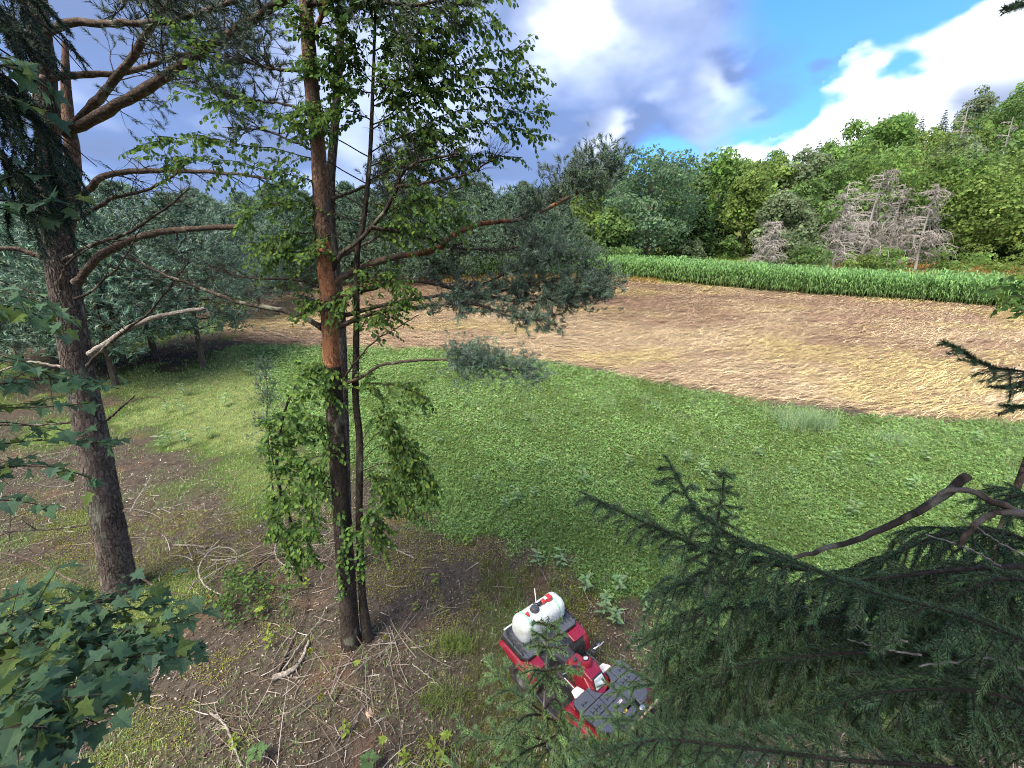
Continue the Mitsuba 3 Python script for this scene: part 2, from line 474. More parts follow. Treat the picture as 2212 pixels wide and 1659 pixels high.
# short grass in the left clearing and around the plot
y = 4.0 + 22 * rng.random(130000) ** 1.3
x = (rng.random(len(y)) * 2 - 1) * 1.35 * (y + 1.2)
c_, s_, g_ = zones(x, y)
keep = (rng.random(len(x)) < np.maximum(g_ * 0.85, 0.05 * c_ + 0.13 * (1 - s_) * (wobble(x, y, 0.9, 63) > -0.02))) & in_view(x, y)
x, y = x[keep], y[keep]
mb.stamp(*BLADE, *grass_blades(x, y, 4, 0.10 + 0.05 * rng.random(len(x)), 0.006 + 0.0006 * y, jitter((0.30, 0.40, 0.16), len(x), rng, 0.25, 0.12), rng, 0.07))
# taller pale grass growing through the clover
y = 6 + 20 * rng.random(15000) ** 1.1
x = (rng.random(len(y)) * 2 - 1) * 1.35 * (y + 1.2)
keep = (rng.random(len(x)) < zones(x, y)[0] * (0.3 + 1.4 * sstep(0, 0.2, wobble(x, y, 0.4, 61)))) & in_view(x, y)
x, y = x[keep], y[keep]
mb.stamp(*BLADE, *grass_blades(x, y, 6, 0.22 + 0.15 * rng.random(len(x)), 0.008 + 0.0005 * y, jitter((0.27, 0.37, 0.18), len(x), rng, 0.2, 0.08), rng, 0.06))
# soft tall grass around the quad bike and along the plot's near edge
y = 3.2 + 5.2 * rng.random(5200)
x = -0.8 + 7.5 * rng.random(len(y))
keep = (rng.random(len(x)) < 0.15 + 1.6 * sstep(0, 0.2, wobble(x, y, 0.9, 62))) & (zones(x, y)[0] < 0.4)
x, y = x[keep], y[keep]
mb.stamp(*BLADE, *grass_blades(x, y, 8, 0.15 + 0.16 * rng.random(len(x)), 0.006, jitter((0.16, 0.19, 0.06), len(x), rng, 0.25, 0.1), rng, 0.06))
# beyond the tall crop and at the forest edge
y = 46 + 26 * rng.random(60000)
x = (rng.random(len(y)) * 2.2 - 0.7) * 1.0 * y
s_ = zones(x, y)[1]
col = np.where((s_ > 0.5)[:, None], [[0.38, 0.27, 0.10]], [[0.20, 0.28, 0.07]]) * np.exp(rng.normal(size=(len(x), 1)) * 0.18)
mb.stamp(*BLADE, *grass_blades(x, y, 2, 0.30 + 0.3 * rng.random(len(x)), 0.07, col, rng, 0.3))
k = thing('grass', 'thin green and straw-coloured grass between the litter and the plot', 'grass', kind='stuff')
put(k, None, mb, 'leaf')

# cut straw lying in swathes
n = 230000
y = 12 + 40 * rng.random(n) ** 1.25
x = -24 + 90 * rng.random(n)
keep = (rng.random(n) < zones(x, y)[1]) & in_view(x, y)
x, y = x[keep], y[keep]
n = len(x)
flow = 0.10 + 0.9 * wobble(x * 0.5, y, 0.16, 70) + rng.normal(size=n) * (0.22 + 0.25 * (rng.random(n) < 0.25))
ln = (0.4 + 0.8 * rng.random(n) ** 1.5)
tone = wobble(x * 0.45, y, 0.22, 71) + 0.45 * wobble(x * 0.4, y, 0.9, 72)
pale, rust, gold = np.array([0.50, 0.41, 0.27]), np.array([0.29, 0.20, 0.15]), np.array([0.49, 0.42, 0.17])
t1 = sstep(-0.12, 0.12, tone + 0.12 * rng.normal(size=n))[:, None]
col = rust * (1 - t1) + pale * t1
g = sstep(0.03, 0.14, wobble(x * 0.5, y, 0.35, 73) + 0.08 * rng.normal(size=n))[:, None]
col = (col * (1 - 0.6 * g) + gold * 0.6 * g) * np.exp(rng.normal(size=(n, 1)) * 0.38)
w = 0.0045 + 0.00030 * y
sv = np.array([[-0.5, -1, 0], [-0.5, 1, 0], [0, -1.1, 1.0], [0, 1.1, 1.0], [0.5, -0.5, 0.2], [0.5, 0.5, 0.2]])
sf = np.array([[0, 2, 1], [1, 2, 3], [2, 4, 3], [3, 4, 5]])
pit = rng.normal(size=n) * 0.10
ex = np.stack([np.cos(flow), np.sin(flow) * 0.75, pit + 0.12 * np.sin(flow)], 1) * ln[:, None]
ey = np.stack([-np.sin(flow), np.cos(flow), 0 * flow], 1) * w[:, None]
ez = np.stack([0 * flow, 0 * flow, 0.03 + 0.07 * rng.random(n)], 1)
o = lie(x, y)
o[:, 2] += 0.02 + 0.13 * rng.random(n) ** 1.6
k = thing('straw', 'golden and rusty cut straw lying in swathes on the field', 'straw', kind='stuff')
put(k, None, MB().stamp(sv, sf, o, np.stack([ex, ey, ez], -1), col), 'dry')

# brown leaf litter and needles under the trees
n = 120000
y = 2.6 + 11 * rng.random(n) ** 1.2
x = (rng.random(n) * 2 - 1) * 1.4 * (y + 1.6)
c_, s_, g_ = zones(x, y)
keep = (rng.random(n) < (1 - c_) * (1 - 0.75 * g_)) & in_view(x, y)
x, y = x[keep], y[keep]
n = len(x)
flake = np.array([[-0.5, 0, 0], [-0.1, 0.32, 0.12], [0.5, 0.05, 0.0], [0.0, -0.3, 0.15]])
m = yaw_tilt(n, rng, 0.35) * ((0.020 + 0.045 * rng.random(n) ** 2)[:, None] * np.array([1, 0.9, 1]))[:, None, :]
needle_like = rng.random(n) < 0.45
m[needle_like] = m[needle_like] * np.array([2.2, 0.22, 0.6])[None, None, :]
pal = np.array([[0.085, 0.066, 0.05], [0.145, 0.118, 0.094], [0.22, 0.188, 0.155], [0.31, 0.27, 0.235], [0.15, 0.082, 0.052], [0.42, 0.39, 0.36]])
pick = rng.choice(len(pal), n, p=[0.36, 0.28, 0.17, 0.10, 0.07, 0.02])
pale = sstep(9.0, 11, y) * sstep(-2.5, -4, x)
col = pal[pick] * np.exp(rng.normal(size=(n, 1)) * 0.2) * (1 + 0.9 * pale[:, None])
o = lie(x, y)
o[:, 2] += 0.008 + 0.02 * rng.random(n)
k = thing('leaf_litter', 'brown dead leaves and needles strewn under the near trees', 'leaf litter', kind='stuff')
put(k, None, MB().stamp(flake, np.array([[0, 1, 2], [0, 2, 3]]), o, m, np.clip(col, 0, 0.7)), 'dry')

# small fallen twigs
mb = MB()
n = 4200
y = 2.8 + 9.5 * rng.random(n) ** 1.1
x = (rng.random(n) * 2 - 1) * 1.35 * (y + 1.4)
keep = (zones(x, y)[0] < 0.3) & in_view(x, y) & (rng.random(n) < 0.35 + 0.9 * sstep(-0.1, 0.15, wobble(x, y, 0.45, 80)))
for px, py in zip(x[keep], y[keep]):
    a, ln = rng.random() * 2 * np.pi, 0.12 + 0.5 * rng.random() ** 2
    t = np.linspace(-0.5, 0.5, 5)
    bend = rng.normal() * 0.25
    q = np.stack([px + ln * (t * math.cos(a) - bend * t * t * math.sin(a)), py + ln * (t * math.sin(a) + bend * t * t * math.cos(a))], 1)
    pts = np.c_[q, terrain(q[:, 0], q[:, 1]) + 0.015 + 0.04 * rng.random() + 0.03 * rng.normal() * t]
    c = np.array([[0.30, 0.26, 0.225], [0.16, 0.125, 0.10], [0.085, 0.065, 0.052], [0.46, 0.42, 0.38]])[rng.choice(4, p=[0.3, 0.35, 0.25, 0.1])]
    mb.tube(pts, np.linspace(1, 0.4, 5) * (0.004 + 0.006 * rng.random()), 4, c, cap=False)
k = thing('twig_litter', 'thin grey and brown twigs scattered over the litter', 'twigs', kind='stuff')
put(k, None, mb, 'dry')

# moss cushions: dense tiny upright leaflets
n = 150000
y = 2.8 + 7.5 * rng.random(n)
x = -14.5 + 17 * rng.random(n)
wm = wobble(x, y, 0.75, 90) + 0.5 * wobble(x, y, 2.6, 91) + 0.14 * sstep(-6.5, -9, x)
keep = (wm > 0.07) & (zones(x, y)[0] < 0.2) & in_view(x, y)
x, y, wm = x[keep], y[keep], wm[keep]
n = len(x)
o = lie(x, y)
o[:, 2] += 0.005 + 0.18 * np.clip(wm - 0.07, 0, 0.2) + 0.01 * rng.random(n)
m = yaw_tilt(n, rng, 0.8) * (0.016 + 0.014 * rng.random(n))[:, None, None]
col = jitter((0.20, 0.215, 0.04), n, rng, 0.28, 0.10)
k = thing('moss', 'yellow-green moss cushions spread over the litter at left', 'moss', kind='stuff')
put(k, None, MB().stamp(flake + np.array([0.3, 0, 0.25]), np.array([[0, 1, 2], [0, 2, 3]]), o, m, col), 'dry')
# ------------------------------------------------------------------ tall green crop beyond the straw
rng = np.random.default_rng(21)


def crop_plant(rng, h, leaves=8):
    """A sorghum-like stalk with arching strap leaves; one mesh."""
    mb = MB()
    stalk = np.array([[0, 0, 0], [rng.normal() * 0.03, rng.normal() * 0.03, h * 0.5], [rng.normal() * 0.07, rng.normal() * 0.07, h * 0.93]])
    mb.tube(stalk, [0.022, 0.018, 0.008], 3, (0.30, 0.38, 0.15), cap=False)
    a = rng.random() * 6.28
    for k in range(leaves):
        z0 = h * (0.16 + 0.78 * k / (leaves - 1))
        a += math.pi + rng.normal() * 0.5
        ln, w = 1.05 * h / 2.5 * (0.8 + 0.4 * rng.random()), 0.045
        t = np.array([0, 0.35, 0.7, 1.0])
        r, z = ln * np.array([0, 0.28, 0.62, 0.85]), ln * np.array([0, 0.42, 0.46, 0.16 - 0.2 * rng.random()])
        e, s = np.array([math.cos(a), math.sin(a), 0]), np.array([-math.sin(a), math.cos(a), 0])
        c = np.array([[0, 0, z0]]) + r[:, None] * e + z[:, None] * np.array([0, 0, 1.0])
        wd = w * np.array([0.6, 1.0, 0.8, 0.05])
        v = np.stack([c - s * wd[:, None], c + s * wd[:, None]], 1).reshape(-1, 3)
        f = [[0, 2, 1], [1, 2, 3], [2, 4, 3], [3, 4, 5], [4, 6, 5], [5, 6, 7]]
        mb.add(v, f, np.array([0.21, 0.36, 0.145]) * (0.85 + 0.4 * rng.random()) * (1 + 0.25 * k / leaves))
    return mb


protos = [crop_plant(rng, 1.62 + 0.10 * k, 8) for k in range(5)]
PLY_CROP = []
for q in protos:
    PLY_CROP.append(mikit.ply(q.mesh(), 'leaf', color=q.colour()))
edge = STRAW_FAR[1:8]                                  # from right to left
edge = np.vstack([[[52, 31.5]], edge, [[2.0, 50.5], [-6.0, 50.0]]])
front = spline(edge, 600)
nrm = unit(np.gradient(front, axis=0))
back_dir = np.stack([nrm[:, 1], -nrm[:, 0]], 1)
back_dir *= np.sign(back_dir[:, 1:2])
singles = 0
for idx in np.linspace(4, 595, 300).astype(int):
    x, y = front[idx] + back_dir[idx] * abs(rng.normal() * 0.25) + rng.normal(size=2) * 0.1
    key = thing('crop_plant', 'tall green crop plant with arching strap leaves in the front row facing the straw', 'crop plant', 'front row of tall crop plants')
    lean = T().translate([x, y, float(terrain(x, y)) - 0.03]).rotate([0, 0, 1], rng.random() * 360).rotate([1, 0, 0], rng.normal() * 4).scale(0.88 + 0.24 * rng.random())
    scene[key] = {**PLY_CROP[idx % 5], 'to_world': lean}
n = 6000
idx = rng.integers(0, 600, n)
dist = 0.3 + 4.6 * rng.random(n) ** 1.3
pos = front[idx] + back_dir[idx] * dist[:, None] + rng.normal(size=(n, 2)) * 0.15
hgt = (0.86 + 0.28 * rng.random(n)) * (1 + 0.35 * wobble(pos[:, 0], pos[:, 1], 0.25, 95))
mb = MB()
for k in range(5):
    sel = np.arange(n) % 5 == k
    a = rng.random(sel.sum()) * 6.28
    m = np.stack([np.stack([np.cos(a), -np.sin(a), 0 * a], 1), np.stack([np.sin(a), np.cos(a), 0 * a], 1), np.stack([0 * a, 0 * a, 1 + 0 * a], 1)], 1) * hgt[sel][:, None, None]
    tv, tf = protos[k].mesh()
    tc = protos[k].colour()
    o = lie(pos[sel][:, 0], pos[sel][:, 1])
    v = np.einsum('nij,kj->nki', m, tv) + o[:, None]
    f = (tf[None] + (np.arange(len(o)) * len(tv))[:, None, None]).reshape(-1, 3)
    c = tc[None] * np.exp(rng.normal(size=(len(o), 1, 1)) * 0.14)
    mb.add(v.reshape(-1, 3), f, c.reshape(-1, 3))
k = thing('crop_stand', 'dense stand of tall green crop behind its front row', 'crop', kind='stuff')
put(k, None, mb, 'leaf')

# ------------------------------------------------------------------ far trees
CARD = np.array([[0, 0, 0], [0.5, 0.42, 0.12], [1.0, 0, -0.08], [0.5, -0.42, 0.12]]), np.array([[0, 1, 2], [0, 2, 3]])


def crown_cards(rng, centre, radii, n, size, colour, clumps=26, flat=0.0, conical=0.0):
    """Leaf clumps through an uneven crown: clump centres near the envelope, cards around each clump's shell, gaps between."""
    d = unit(rng.normal(size=(clumps, 3)))
    r = 0.45 + 0.5 * rng.random(clumps) ** 0.5
    cc = d * r[:, None]
    if conical:
        sq = 1 - conical * (cc[:, 2] + 1) / 2
        cc[:, :2] *= sq[:, None]
    cr = (0.26 + 0.20 * rng.random(clumps)) * (1 - 0.35 * conical * (cc[:, 2] + 1) / 2)
    pick = rng.choice(clumps, n, p=cr ** 2 / (cr ** 2).sum())
    q = unit(rng.normal(size=(n, 3)))
    q[:, 2] = np.where(rng.random(n) < 0.6, np.abs(q[:, 2]), q[:, 2])
    p = cc[pick] + q * (cr[pick] * (0.70 + 0.34 * rng.random(n)))[:, None] * np.array([1, 1, 0.8])
    p = p * radii + centre
    nrm = unit(q + 0.55 * rng.normal(size=(n, 3)) + np.array([0, 0, 0.35]))
    x = unit(np.cross(nrm, rng.normal(size=(n, 3))) + np.array([0, 0, -0.35]))
    yv = unit(np.cross(nrm, x))
    m = np.stack([x, yv, np.cross(x, yv)], -1) * (size * np.exp(rng.normal(size=n) * 0.3))[:, None, None]
    tone = np.exp(rng.normal(size=(clumps, 1)) * 0.16)[pick] * np.exp(rng.normal(size=(n, 1)) * 0.16) * (1 + rng.normal(size=(n, 3)) * 0.06)
    return p, m, np.clip(colour * tone, 0.005, 0.6)


GREENS = {'yellow-green': (0.195, 0.285, 0.085), 'bright green': (0.18, 0.30, 0.09), 'mid-green': (0.155, 0.25, 0.09), 'grey-green': (0.20, 0.26, 0.15), 'blue-green': (0.15, 0.245, 0.145), 'dark green': (0.07, 0.13, 0.06)}


def branchy(mb, rng, base, top, r0, c=None, n=7, spread=0.35, sides=5):
    """A tapered trunk with a few limbs reaching into the crown."""
    h = top - base
    L = np.linalg.norm(h)
    t = np.linspace(0, 1, 7)[:, None]
    pts = base + h * t + np.c_[rng.normal(size=(7, 2)) * 0.012 * L, np.zeros(7)] * (t > 0)
    mb.tube(pts, r0 * (1 - 0.85 * t[:, 0]), sides, c, cap=False)
    for k in range(n):
        s = 0.25 + 0.6 * rng.random()
        o = base + h * s
        a = rng.random() * 6.28
        e = o + np.array([math.cos(a), math.sin(a), 0.5 + 0.5 * rng.random()]) * spread * L * (1.1 - s)
        mid = (o + e) / 2 + np.array([0, 0, -0.04 * L])
        mb.tube([o, mid, e], r0 * np.array([0.4, 0.25, 0.08]) * (1.2 - s), 4, c, cap=False)


def leaf_tree(rng, h, w, colour, n=4200, size=0.34, low=0.18, clumps=30, conical=0.0, trunk=True):
    col = np.array(GREENS[colour])
    mb = MB()
    c = np.array([0, 0, h * (0.5 + low / 2)])
    p, m, cc = crown_cards(rng, c, np.array([w / 2, w / 2, h * (1 - low) / 2]), n, size, col, clumps, conical=conical)
    mb.stamp(*CARD, p, m, cc)
    tr = MB()
    branchy(tr, rng, np.array([0, 0, -0.3]), np.array([0, 0, h * 0.8]), 0.018 * h + 0.03)
    return mb, tr


def fir_tree(rng, h, w, colour, layers=22, n_per=70):
    """A conifer: whorls of drooping flat boughs round a straight trunk."""
    mb = MB()
    col = np.array(GREENS[colour])
    O, M, C = [], [], []
    for k in range(layers):
        s = k / (layers - 1)
        z, r = h * (0.06 + 0.92 * s), w / 2 * (1 - s) ** 0.8 + 0.12
        nb = max(5, int(9 * (1 - s) + 5))
        a = rng.random(nb) * 0.5 + np.arange(nb) * 6.283 / nb + rng.random() * 6
        for b in a:
            rr = r * (0.7 + 0.45 * rng.random())
            q = n_per // 3
            t = rng.random(q) ** 0.6
            side = rng.normal(size=q) * 0.16 * rr * (1.1 - t)
            e, sd = np.array([math.cos(b), math.sin(b), 0]), np.array([-math.sin(b), math.cos(b), 0])
            pz = z + rr * (0.10 * t - 0.42 * t * t) + rng.normal(size=q) * 0.05
            O.append(e * (rr * t)[:, None] + sd * side[:, None] + np.array([0, 0, 1]) * pz[:, None])
            dirs = unit(e + sd * (np.sign(side) * 0.7)[:, None] + np.array([0, 0, -0.35]) + rng.normal(size=(q, 3)) * 0.2)
            M.append(frames(dirs, rng, np.array([0, 0, 1.0]), 0.5) * (0.16 + 0.16 * rr * (0.6 + 0.5 * rng.random(q)))[:, None, None] * np.array([1.3, 0.75, 1]))
            C.append(jitter(col * math.exp(rng.normal() * 0.14), q, rng, 0.18, 0.06))
    mb.stamp(*CARD, np.vstack(O), np.vstack(M), np.vstack(C))
    tr = MB().tube([[0, 0, -0.3], [0, 0, h * 0.5], [0, 0, h * 0.99]], [0.02 * h, 0.012 * h, 0.01], 5)
    return mb, tr


def dead_tree(rng, h, w, droop=0.28, boughs=46):
    """A bare grey tree full of fine twigs."""
    mb = MB()
    t = np.linspace(0, 1, 9)
    axis = np.stack([0.25 * w * 0.2 * np.sin(2.2 * t + rng.random() * 6), 0.1 * np.sin(3 * t), h * t], 1)
    mb.tube(axis, 0.015 * h * (1 - 0.9 * t) + 0.012, 5, cap=False)
    for k in range(boughs):
        s = 0.15 + 0.83 * rng.random()
        o = np.array([np.interp(s, t, axis[:, q]) for q in range(3)])
        a, L = rng.random() * 6.28, w / 2 * (0.35 + 0.75 * rng.random()) * (1.2 - 0.8 * s)
        u = np.linspace(0, 1, 6)
        e = np.array([math.cos(a), math.sin(a), 0])
        pts = o + e * (L * u)[:, None] + np.array([0, 0, 1]) * (L * (0.35 * u - droop * 1.5 * u * u))[:, None] + rng.normal(size=(6, 3)) * 0.05 * L * u[:, None]
        mb.tube(pts, 0.035 * (1 - 0.8 * u) + 0.012, 3, cap=False)
        for q in range(17):
            v = 0.2 + 0.75 * rng.random()
            oo = np.array([np.interp(v, u, pts[:, c]) for c in range(3)])
            dd = unit(e * 0.5 + rng.normal(size=3) * 0.7 + np.array([0, 0, -droop]))
            ll = 0.35 * L * (0.4 + rng.random())
            mb.tube([oo, oo + dd * ll * 0.5 + rng.normal(size=3) * 0.04, oo + dd * ll + np.array([0, 0, -0.2 * ll])], [0.02, 0.016, 0.009], 3, cap=False)
    return mb


WORDS = ['leftmost', 'second', 'third', 'fourth', 'fifth', 'sixth', 'seventh', 'eighth', 'ninth', 'tenth', 'eleventh', 'twelfth', 'thirteenth', 'fourteenth', 'fifteenth', 'sixteenth', 'seventeenth', 'eighteenth', 'nineteenth', 'twentieth']


def stand(name, label, category, mb, tr, x, y, rz, s=1.0, group=None, crown='crown'):
    key = thing(name, label, category, group)
    w = T().translate([float(x), float(y), float(terrain(x, y))]).rotate([0, 0, 1], float(rz)).scale(float(s))
    if tr is not None:
        scene[f'{key}__trunk'] = {**tr, 'to_world': w}
        scene[f'{key}__{crown}'] = {**mb, 'to_world': w}
    else:
        scene[key] = {**mb, 'to_world': w}
    return key


def plies(pair):
    return mikit.ply(pair[0].mesh(), 'leaf', color=pair[0].colour()), mikit.ply(pair[1].mesh(), 'far_bark')


# front row of the forest edge: (px of the middle, px of top and base, width in px, depth, colour, kind, label)
FRONT = [
    (1262, 425, 552, 70, 61, 'yellow-green', 'leaf', 'thin yellow-green tree left of the big round maple'),
    (1392, 332, 551, 160, 59, 'blue-green', 'round', 'big round blue-green maple standing at the forest edge'),
    (1322, 455, 552, 70, 57, 'mid-green', 'leaf', 'low mid-green tree tucked under the left side of the round maple'),
    (1500, 398, 540, 74, 66, 'dark green', 'fir', 'dark conifer right of the big round maple'),
    (1548, 412, 540, 60, 68, 'dark green', 'fir', 'second dark conifer right of the big round maple'),
    (1604, 346, 535, 105, 64, 'yellow-green', 'cone', 'pointed yellow-green tree right of the dark conifers'),
    (1678, 425, 560, 90, 55, 'grey-green', 'leaf', 'grey-green leaning tree left of the bare willow'),
    (1735, 400, 545, 100, 62, 'mid-green', 'leaf', 'mid-green tree behind the grey bushes'),
    (1775, 352, 545, 120, 68, 'mid-green', 'leaf', 'tall mid-green tree above the leftmost bare grey tree'),
    (1860, 330, 545, 120, 66, 'bright green', 'leaf', 'bright green tree rising behind the bare grey trees'),
    (1930, 300, 548, 130, 66, 'yellow-green', 'leaf', 'tall yellow-green tree above the bare grey trees'),
    (2020, 340, 550, 120, 63, 'bright green', 'leaf', 'bright green tree just right of the bare grey trees'),
    (2105, 370, 556, 130, 58, 'yellow-green', 'leaf', 'leafy yellow-green tree with dark gaps right of the bare trees'),
    (2180, 300, 556, 150, 60, 'yellow-green', 'leaf', 'tall yellow-green tree at the right border of the picture'),
    (2250, 330, 556, 150, 56, 'bright green', 'leaf', 'bright green tree cut by the right border of the picture'),
]
rng = np.random.default_rng(31)
for (px, top, base, wpx, D, colour, kind, label) in FRONT:
    x = at(px, base, D)[0]
    z0 = float(terrain(x, D))
    scale_ = 1.0
    h = at(px, top, D)[2] - z0
    w = wpx * 1.12 / FOC * (D * math.cos(PITCH))
    if kind == 'fir':
        pr = fir_tree(rng, h, w, colour)
    elif kind == 'round':
        pr = leaf_tree(rng, h, w, colour, 9000, 0.36, 0.06, 60)
    elif kind == 'cone':
        pr = leaf_tree(rng, h, w, colour, 5500, 0.36, 0.10, 44, conical=0.6)
    else:
        pr = leaf_tree(rng, h, w, colour, 5500, 0.36, 0.08, 44)
    mb, tr = plies(pr)
    stand('forest_tree' if kind != 'fir' else 'forest_conifer', label, 'tree', mb, tr, x, D, rng.random() * 360)

# bare grey trees
for (px, top, base, wpx, D, label) in [
        (1803, 392, 562, 100, 52, 'bare grey tree with drooping twigs, leftmost of the dead group'),
        (1868, 365, 562, 135, 53, 'tallest bare grey tree, in the middle of the dead group'),
        (1922, 395, 560, 95, 54, 'bare grey tree with pale trunk right of the tallest dead one'),
        (1985, 398, 560, 115, 52, 'bare grey tree at the right end of the dead group'),
        (1655, 478, 566, 90, 51, 'bare brownish bush of fine twigs left of the dead group')]:
    x = at(px, base, D)[0]
    h = at(px, top, D)[2] - float(terrain(x, D))
    mb = dead_tree(rng, h, wpx / FOC * D, boughs=95 if h > 6 else 70)
    key = thing('dead_tree' if h > 6 else 'bare_bush', label, 'tree' if h > 6 else 'bush')
    scene[key] = mikit.ply(mb.mesh(), 'far_dead_wood', to_world=T().translate([float(x), float(D), float(terrain(x, D))]).rotate([0, 0, 1], rng.random() * 360))
x = at(2175, 300, 74)[0]
key = thing('dead_tree', 'thin bare grey tree poking from the forest canopy at far right', 'tree')
scene[key] = mikit.ply(dead_tree(rng, 17, 5, 0.1, 40).mesh(), 'far_dead_wood', to_world=T().translate([float(x), 74, float(terrain(x, 74))]))
x = at(2085, 270, 84)[0]
key = thing('dead_tree', 'bare grey tree top rising between green crowns near the hill top', 'tree')
scene[key] = mikit.ply(dead_tree(rng, 18, 5, 0.1, 40).mesh(), 'far_dead_wood', to_world=T().translate([float(x), 84, float(terrain(x, 84))]))
x = at(1295, 480, 60)[0]
key = thing('dead_tree', 'small pale bare tree in front of the yellow-green tree beside the maple', 'tree')
scene[key] = mikit.ply(dead_tree(rng, 6, 3, 0.0, 16).mesh(), 'far_dead_wood', to_world=T().translate([float(x), 56, float(terrain(x, 56))]))

# bushes along the forest edge
for (px, top, base, wpx, D, colour, label) in [
        (1700, 495, 570, 95, 50, 'grey-green', 'large grey-green bush left of the dead trees'),
        (1740, 528, 572, 80, 49, 'mid-green', 'low mid-green bush at the foot of the leftmost dead tree'),
        (1850, 540, 572, 60, 49, 'yellow-green', 'small yellow-green bush in front of the tallest dead tree'),
        (1912, 535, 570, 70, 50, 'bright green', 'small bright green bush between the dead trees'),
        (2070, 528, 565, 80, 52, 'bright green', 'low bright green bush right of the dead trees'),
        (2165, 510, 562, 110, 52, 'yellow-green', 'yellow-green bush at the right end of the forest edge'),
        (1490, 520, 556, 44, 60, 'grey-green', 'small grey-green bush in front of the dark conifers'),
        (1350, 530, 562, 90, 54, 'mid-green', 'mid-green bush under the big round maple'),
        (1268, 525, 562, 80, 54, 'dark green', 'dark green bush left of the big round maple'),
        (1580, 510, 545, 40, 62, 'mid-green', 'small mid-green bush below the pointed tree')]:
    x = at(px, base, D)[0]
    h = at(px, top, D)[2] - float(terrain(x, D))
    w = wpx * 1.15 / FOC * D
    p, m, cc = crown_cards(rng, np.array([0, 0, h * 0.45]), np.array([w / 2, w / 2, h * 0.55]), 1500, 0.22, np.array(GREENS[colour]), 16)
    key = thing('bush', label, 'bush')
    scene[key] = mikit.ply(MB().stamp(*CARD, p, m, cc).mesh(), 'leaf', color=np.repeat(cc, 4, axis=0), to_world=T().translate([float(x), float(D), float(terrain(x, D))]))
# a low screen of undergrowth that closes the forest edge
n = 26000
y = 57 + 9 * rng.random(n)
x = -20 + 108 * rng.random(n)
z = terrain(x, y) + 0.1 + 3.2 * rng.random(n) ** 1.4 * (0.4 + 1.2 * np.clip(wobble(x, y, 0.3, 98) + 0.5, 0, 1)) * sstep(58, 63, y)
m = frames(rng.normal(size=(n, 3)), rng) * (0.3 + 0.2 * rng.random(n))[:, None, None]
keep = ~((x > 27) & (x < 38) & (y < 63))
k = thing('undergrowth', 'dark low undergrowth along the foot of the forest', 'undergrowth', kind='stuff')
put(k, None, MB().stamp(*CARD, np.stack([x, y, z], 1)[keep], m[keep], jitter((0.055, 0.10, 0.03), n, rng, 0.3, 0.1)[keep]), 'leaf')

# the forest climbing the hill behind: rows of tree copies
KINDS = []
for colour in ('yellow-green', 'bright green', 'mid-green', 'grey-green'):
    for q in range(2):
        KINDS.append((colour, 'leaf', plies(leaf_tree(rng, 13, 7.6 + q, colour, 3000, 0.46, 0.10, 34))))
KINDS.append(('dark green', 'fir', plies(fir_tree(rng, 15, 6.5, 'dark green', 22, 60))))
KINDS.append(('blue-green', 'fir', plies(fir_tree(rng, 14, 7.0, 'blue-green', 20, 60))))
rows = [(74, 5.6, 8.0), (84, 6.5, 10.0), (96, 7.5, 12.0), (110, 8.5, 14.0)]
ROWN = ['first', 'second', 'third', 'last']
for r, (D, step, x0) in enumerate(rows):
    k = 0
    for x in np.arange(x0, 1.36 * D + 6, step):
        xx, yy = x + rng.normal() * 1.2, D + rng.normal() * 2.2
        fir = rng.random() < (0.10 if r < 2 else 0.30)
        c, kind, (mb, tr) = KINDS[8 + (rng.random() < 0.4)] if fir else KINDS[rng.choice(8, p=[0.17, 0.16, 0.15, 0.15, 0.14, 0.13, 0.05, 0.05])]
        s = 0.82 + 0.3 * rng.random()
        word = WORDS[k] if k < 20 else 'rightmost'
        what = 'conifer' if kind == 'fir' else 'leafy tree'
        stand('hill_conifer' if kind == 'fir' else 'hill_tree', f'{c} {what}, {word} from the left in the {ROWN[r]} row up the forest hill', 'tree', mb, tr, xx, yy, rng.random() * 360, s)
        k += 1
# conifer tops that break the skyline
for (px, top, D, label) in [(1858, 300, 104, 'conifer poking above the hill skyline, leftmost of three'), (1885, 288, 106, 'conifer poking above the hill skyline, middle of three'), (1925, 282, 108, 'conifer poking above the hill skyline, rightmost of three'), (2045, 236, 118, 'tall conifer on the skyline near the hill top'), (1995, 250, 116, 'slim conifer on the skyline left of the tallest one'), (1480, 372, 92, 'pale conifer top above the forest right of the round maple')]:
    x = at(px, top, D)[0]
    h = min(max(at(px, top, D)[2] - float(terrain(x, D)), 9), 26)
    c, kind, (mb, tr) = KINDS[8]
    stand('hill_conifer', label, 'tree', mb, tr, x, D, rng.random() * 360, h / 15)

# ------------------------------------------------------------------ blue-green pines behind the clearing at left
def tuft_template(rng, n, ln, w, spread):
    """A pine shoot along +x: n needles as single triangles."""
    t = rng.random(n)
    a = rng.random(n) * 6.283
    lean = spread * (0.6 + 0.5 * rng.random(n))
    d = np.stack([np.cos(lean), np.sin(lean) * np.cos(a), np.sin(lean) * np.sin(a)], 1)
    o = np.stack([0.75 * t, 0 * t, 0 * t], 1)
    s = unit(np.cross(d, rng.normal(size=(n, 3)))) * w
    tip = o + d * (ln * (0.8 + 0.4 * rng.random(n)))[:, None]
    v = np.stack([o - s, o + s, tip], 1).reshape(-1, 3)
    return v, np.arange(3 * n).reshape(-1, 3)


FAR_TUFT = tuft_template(rng, 10, 0.8, 0.085, 0.8)


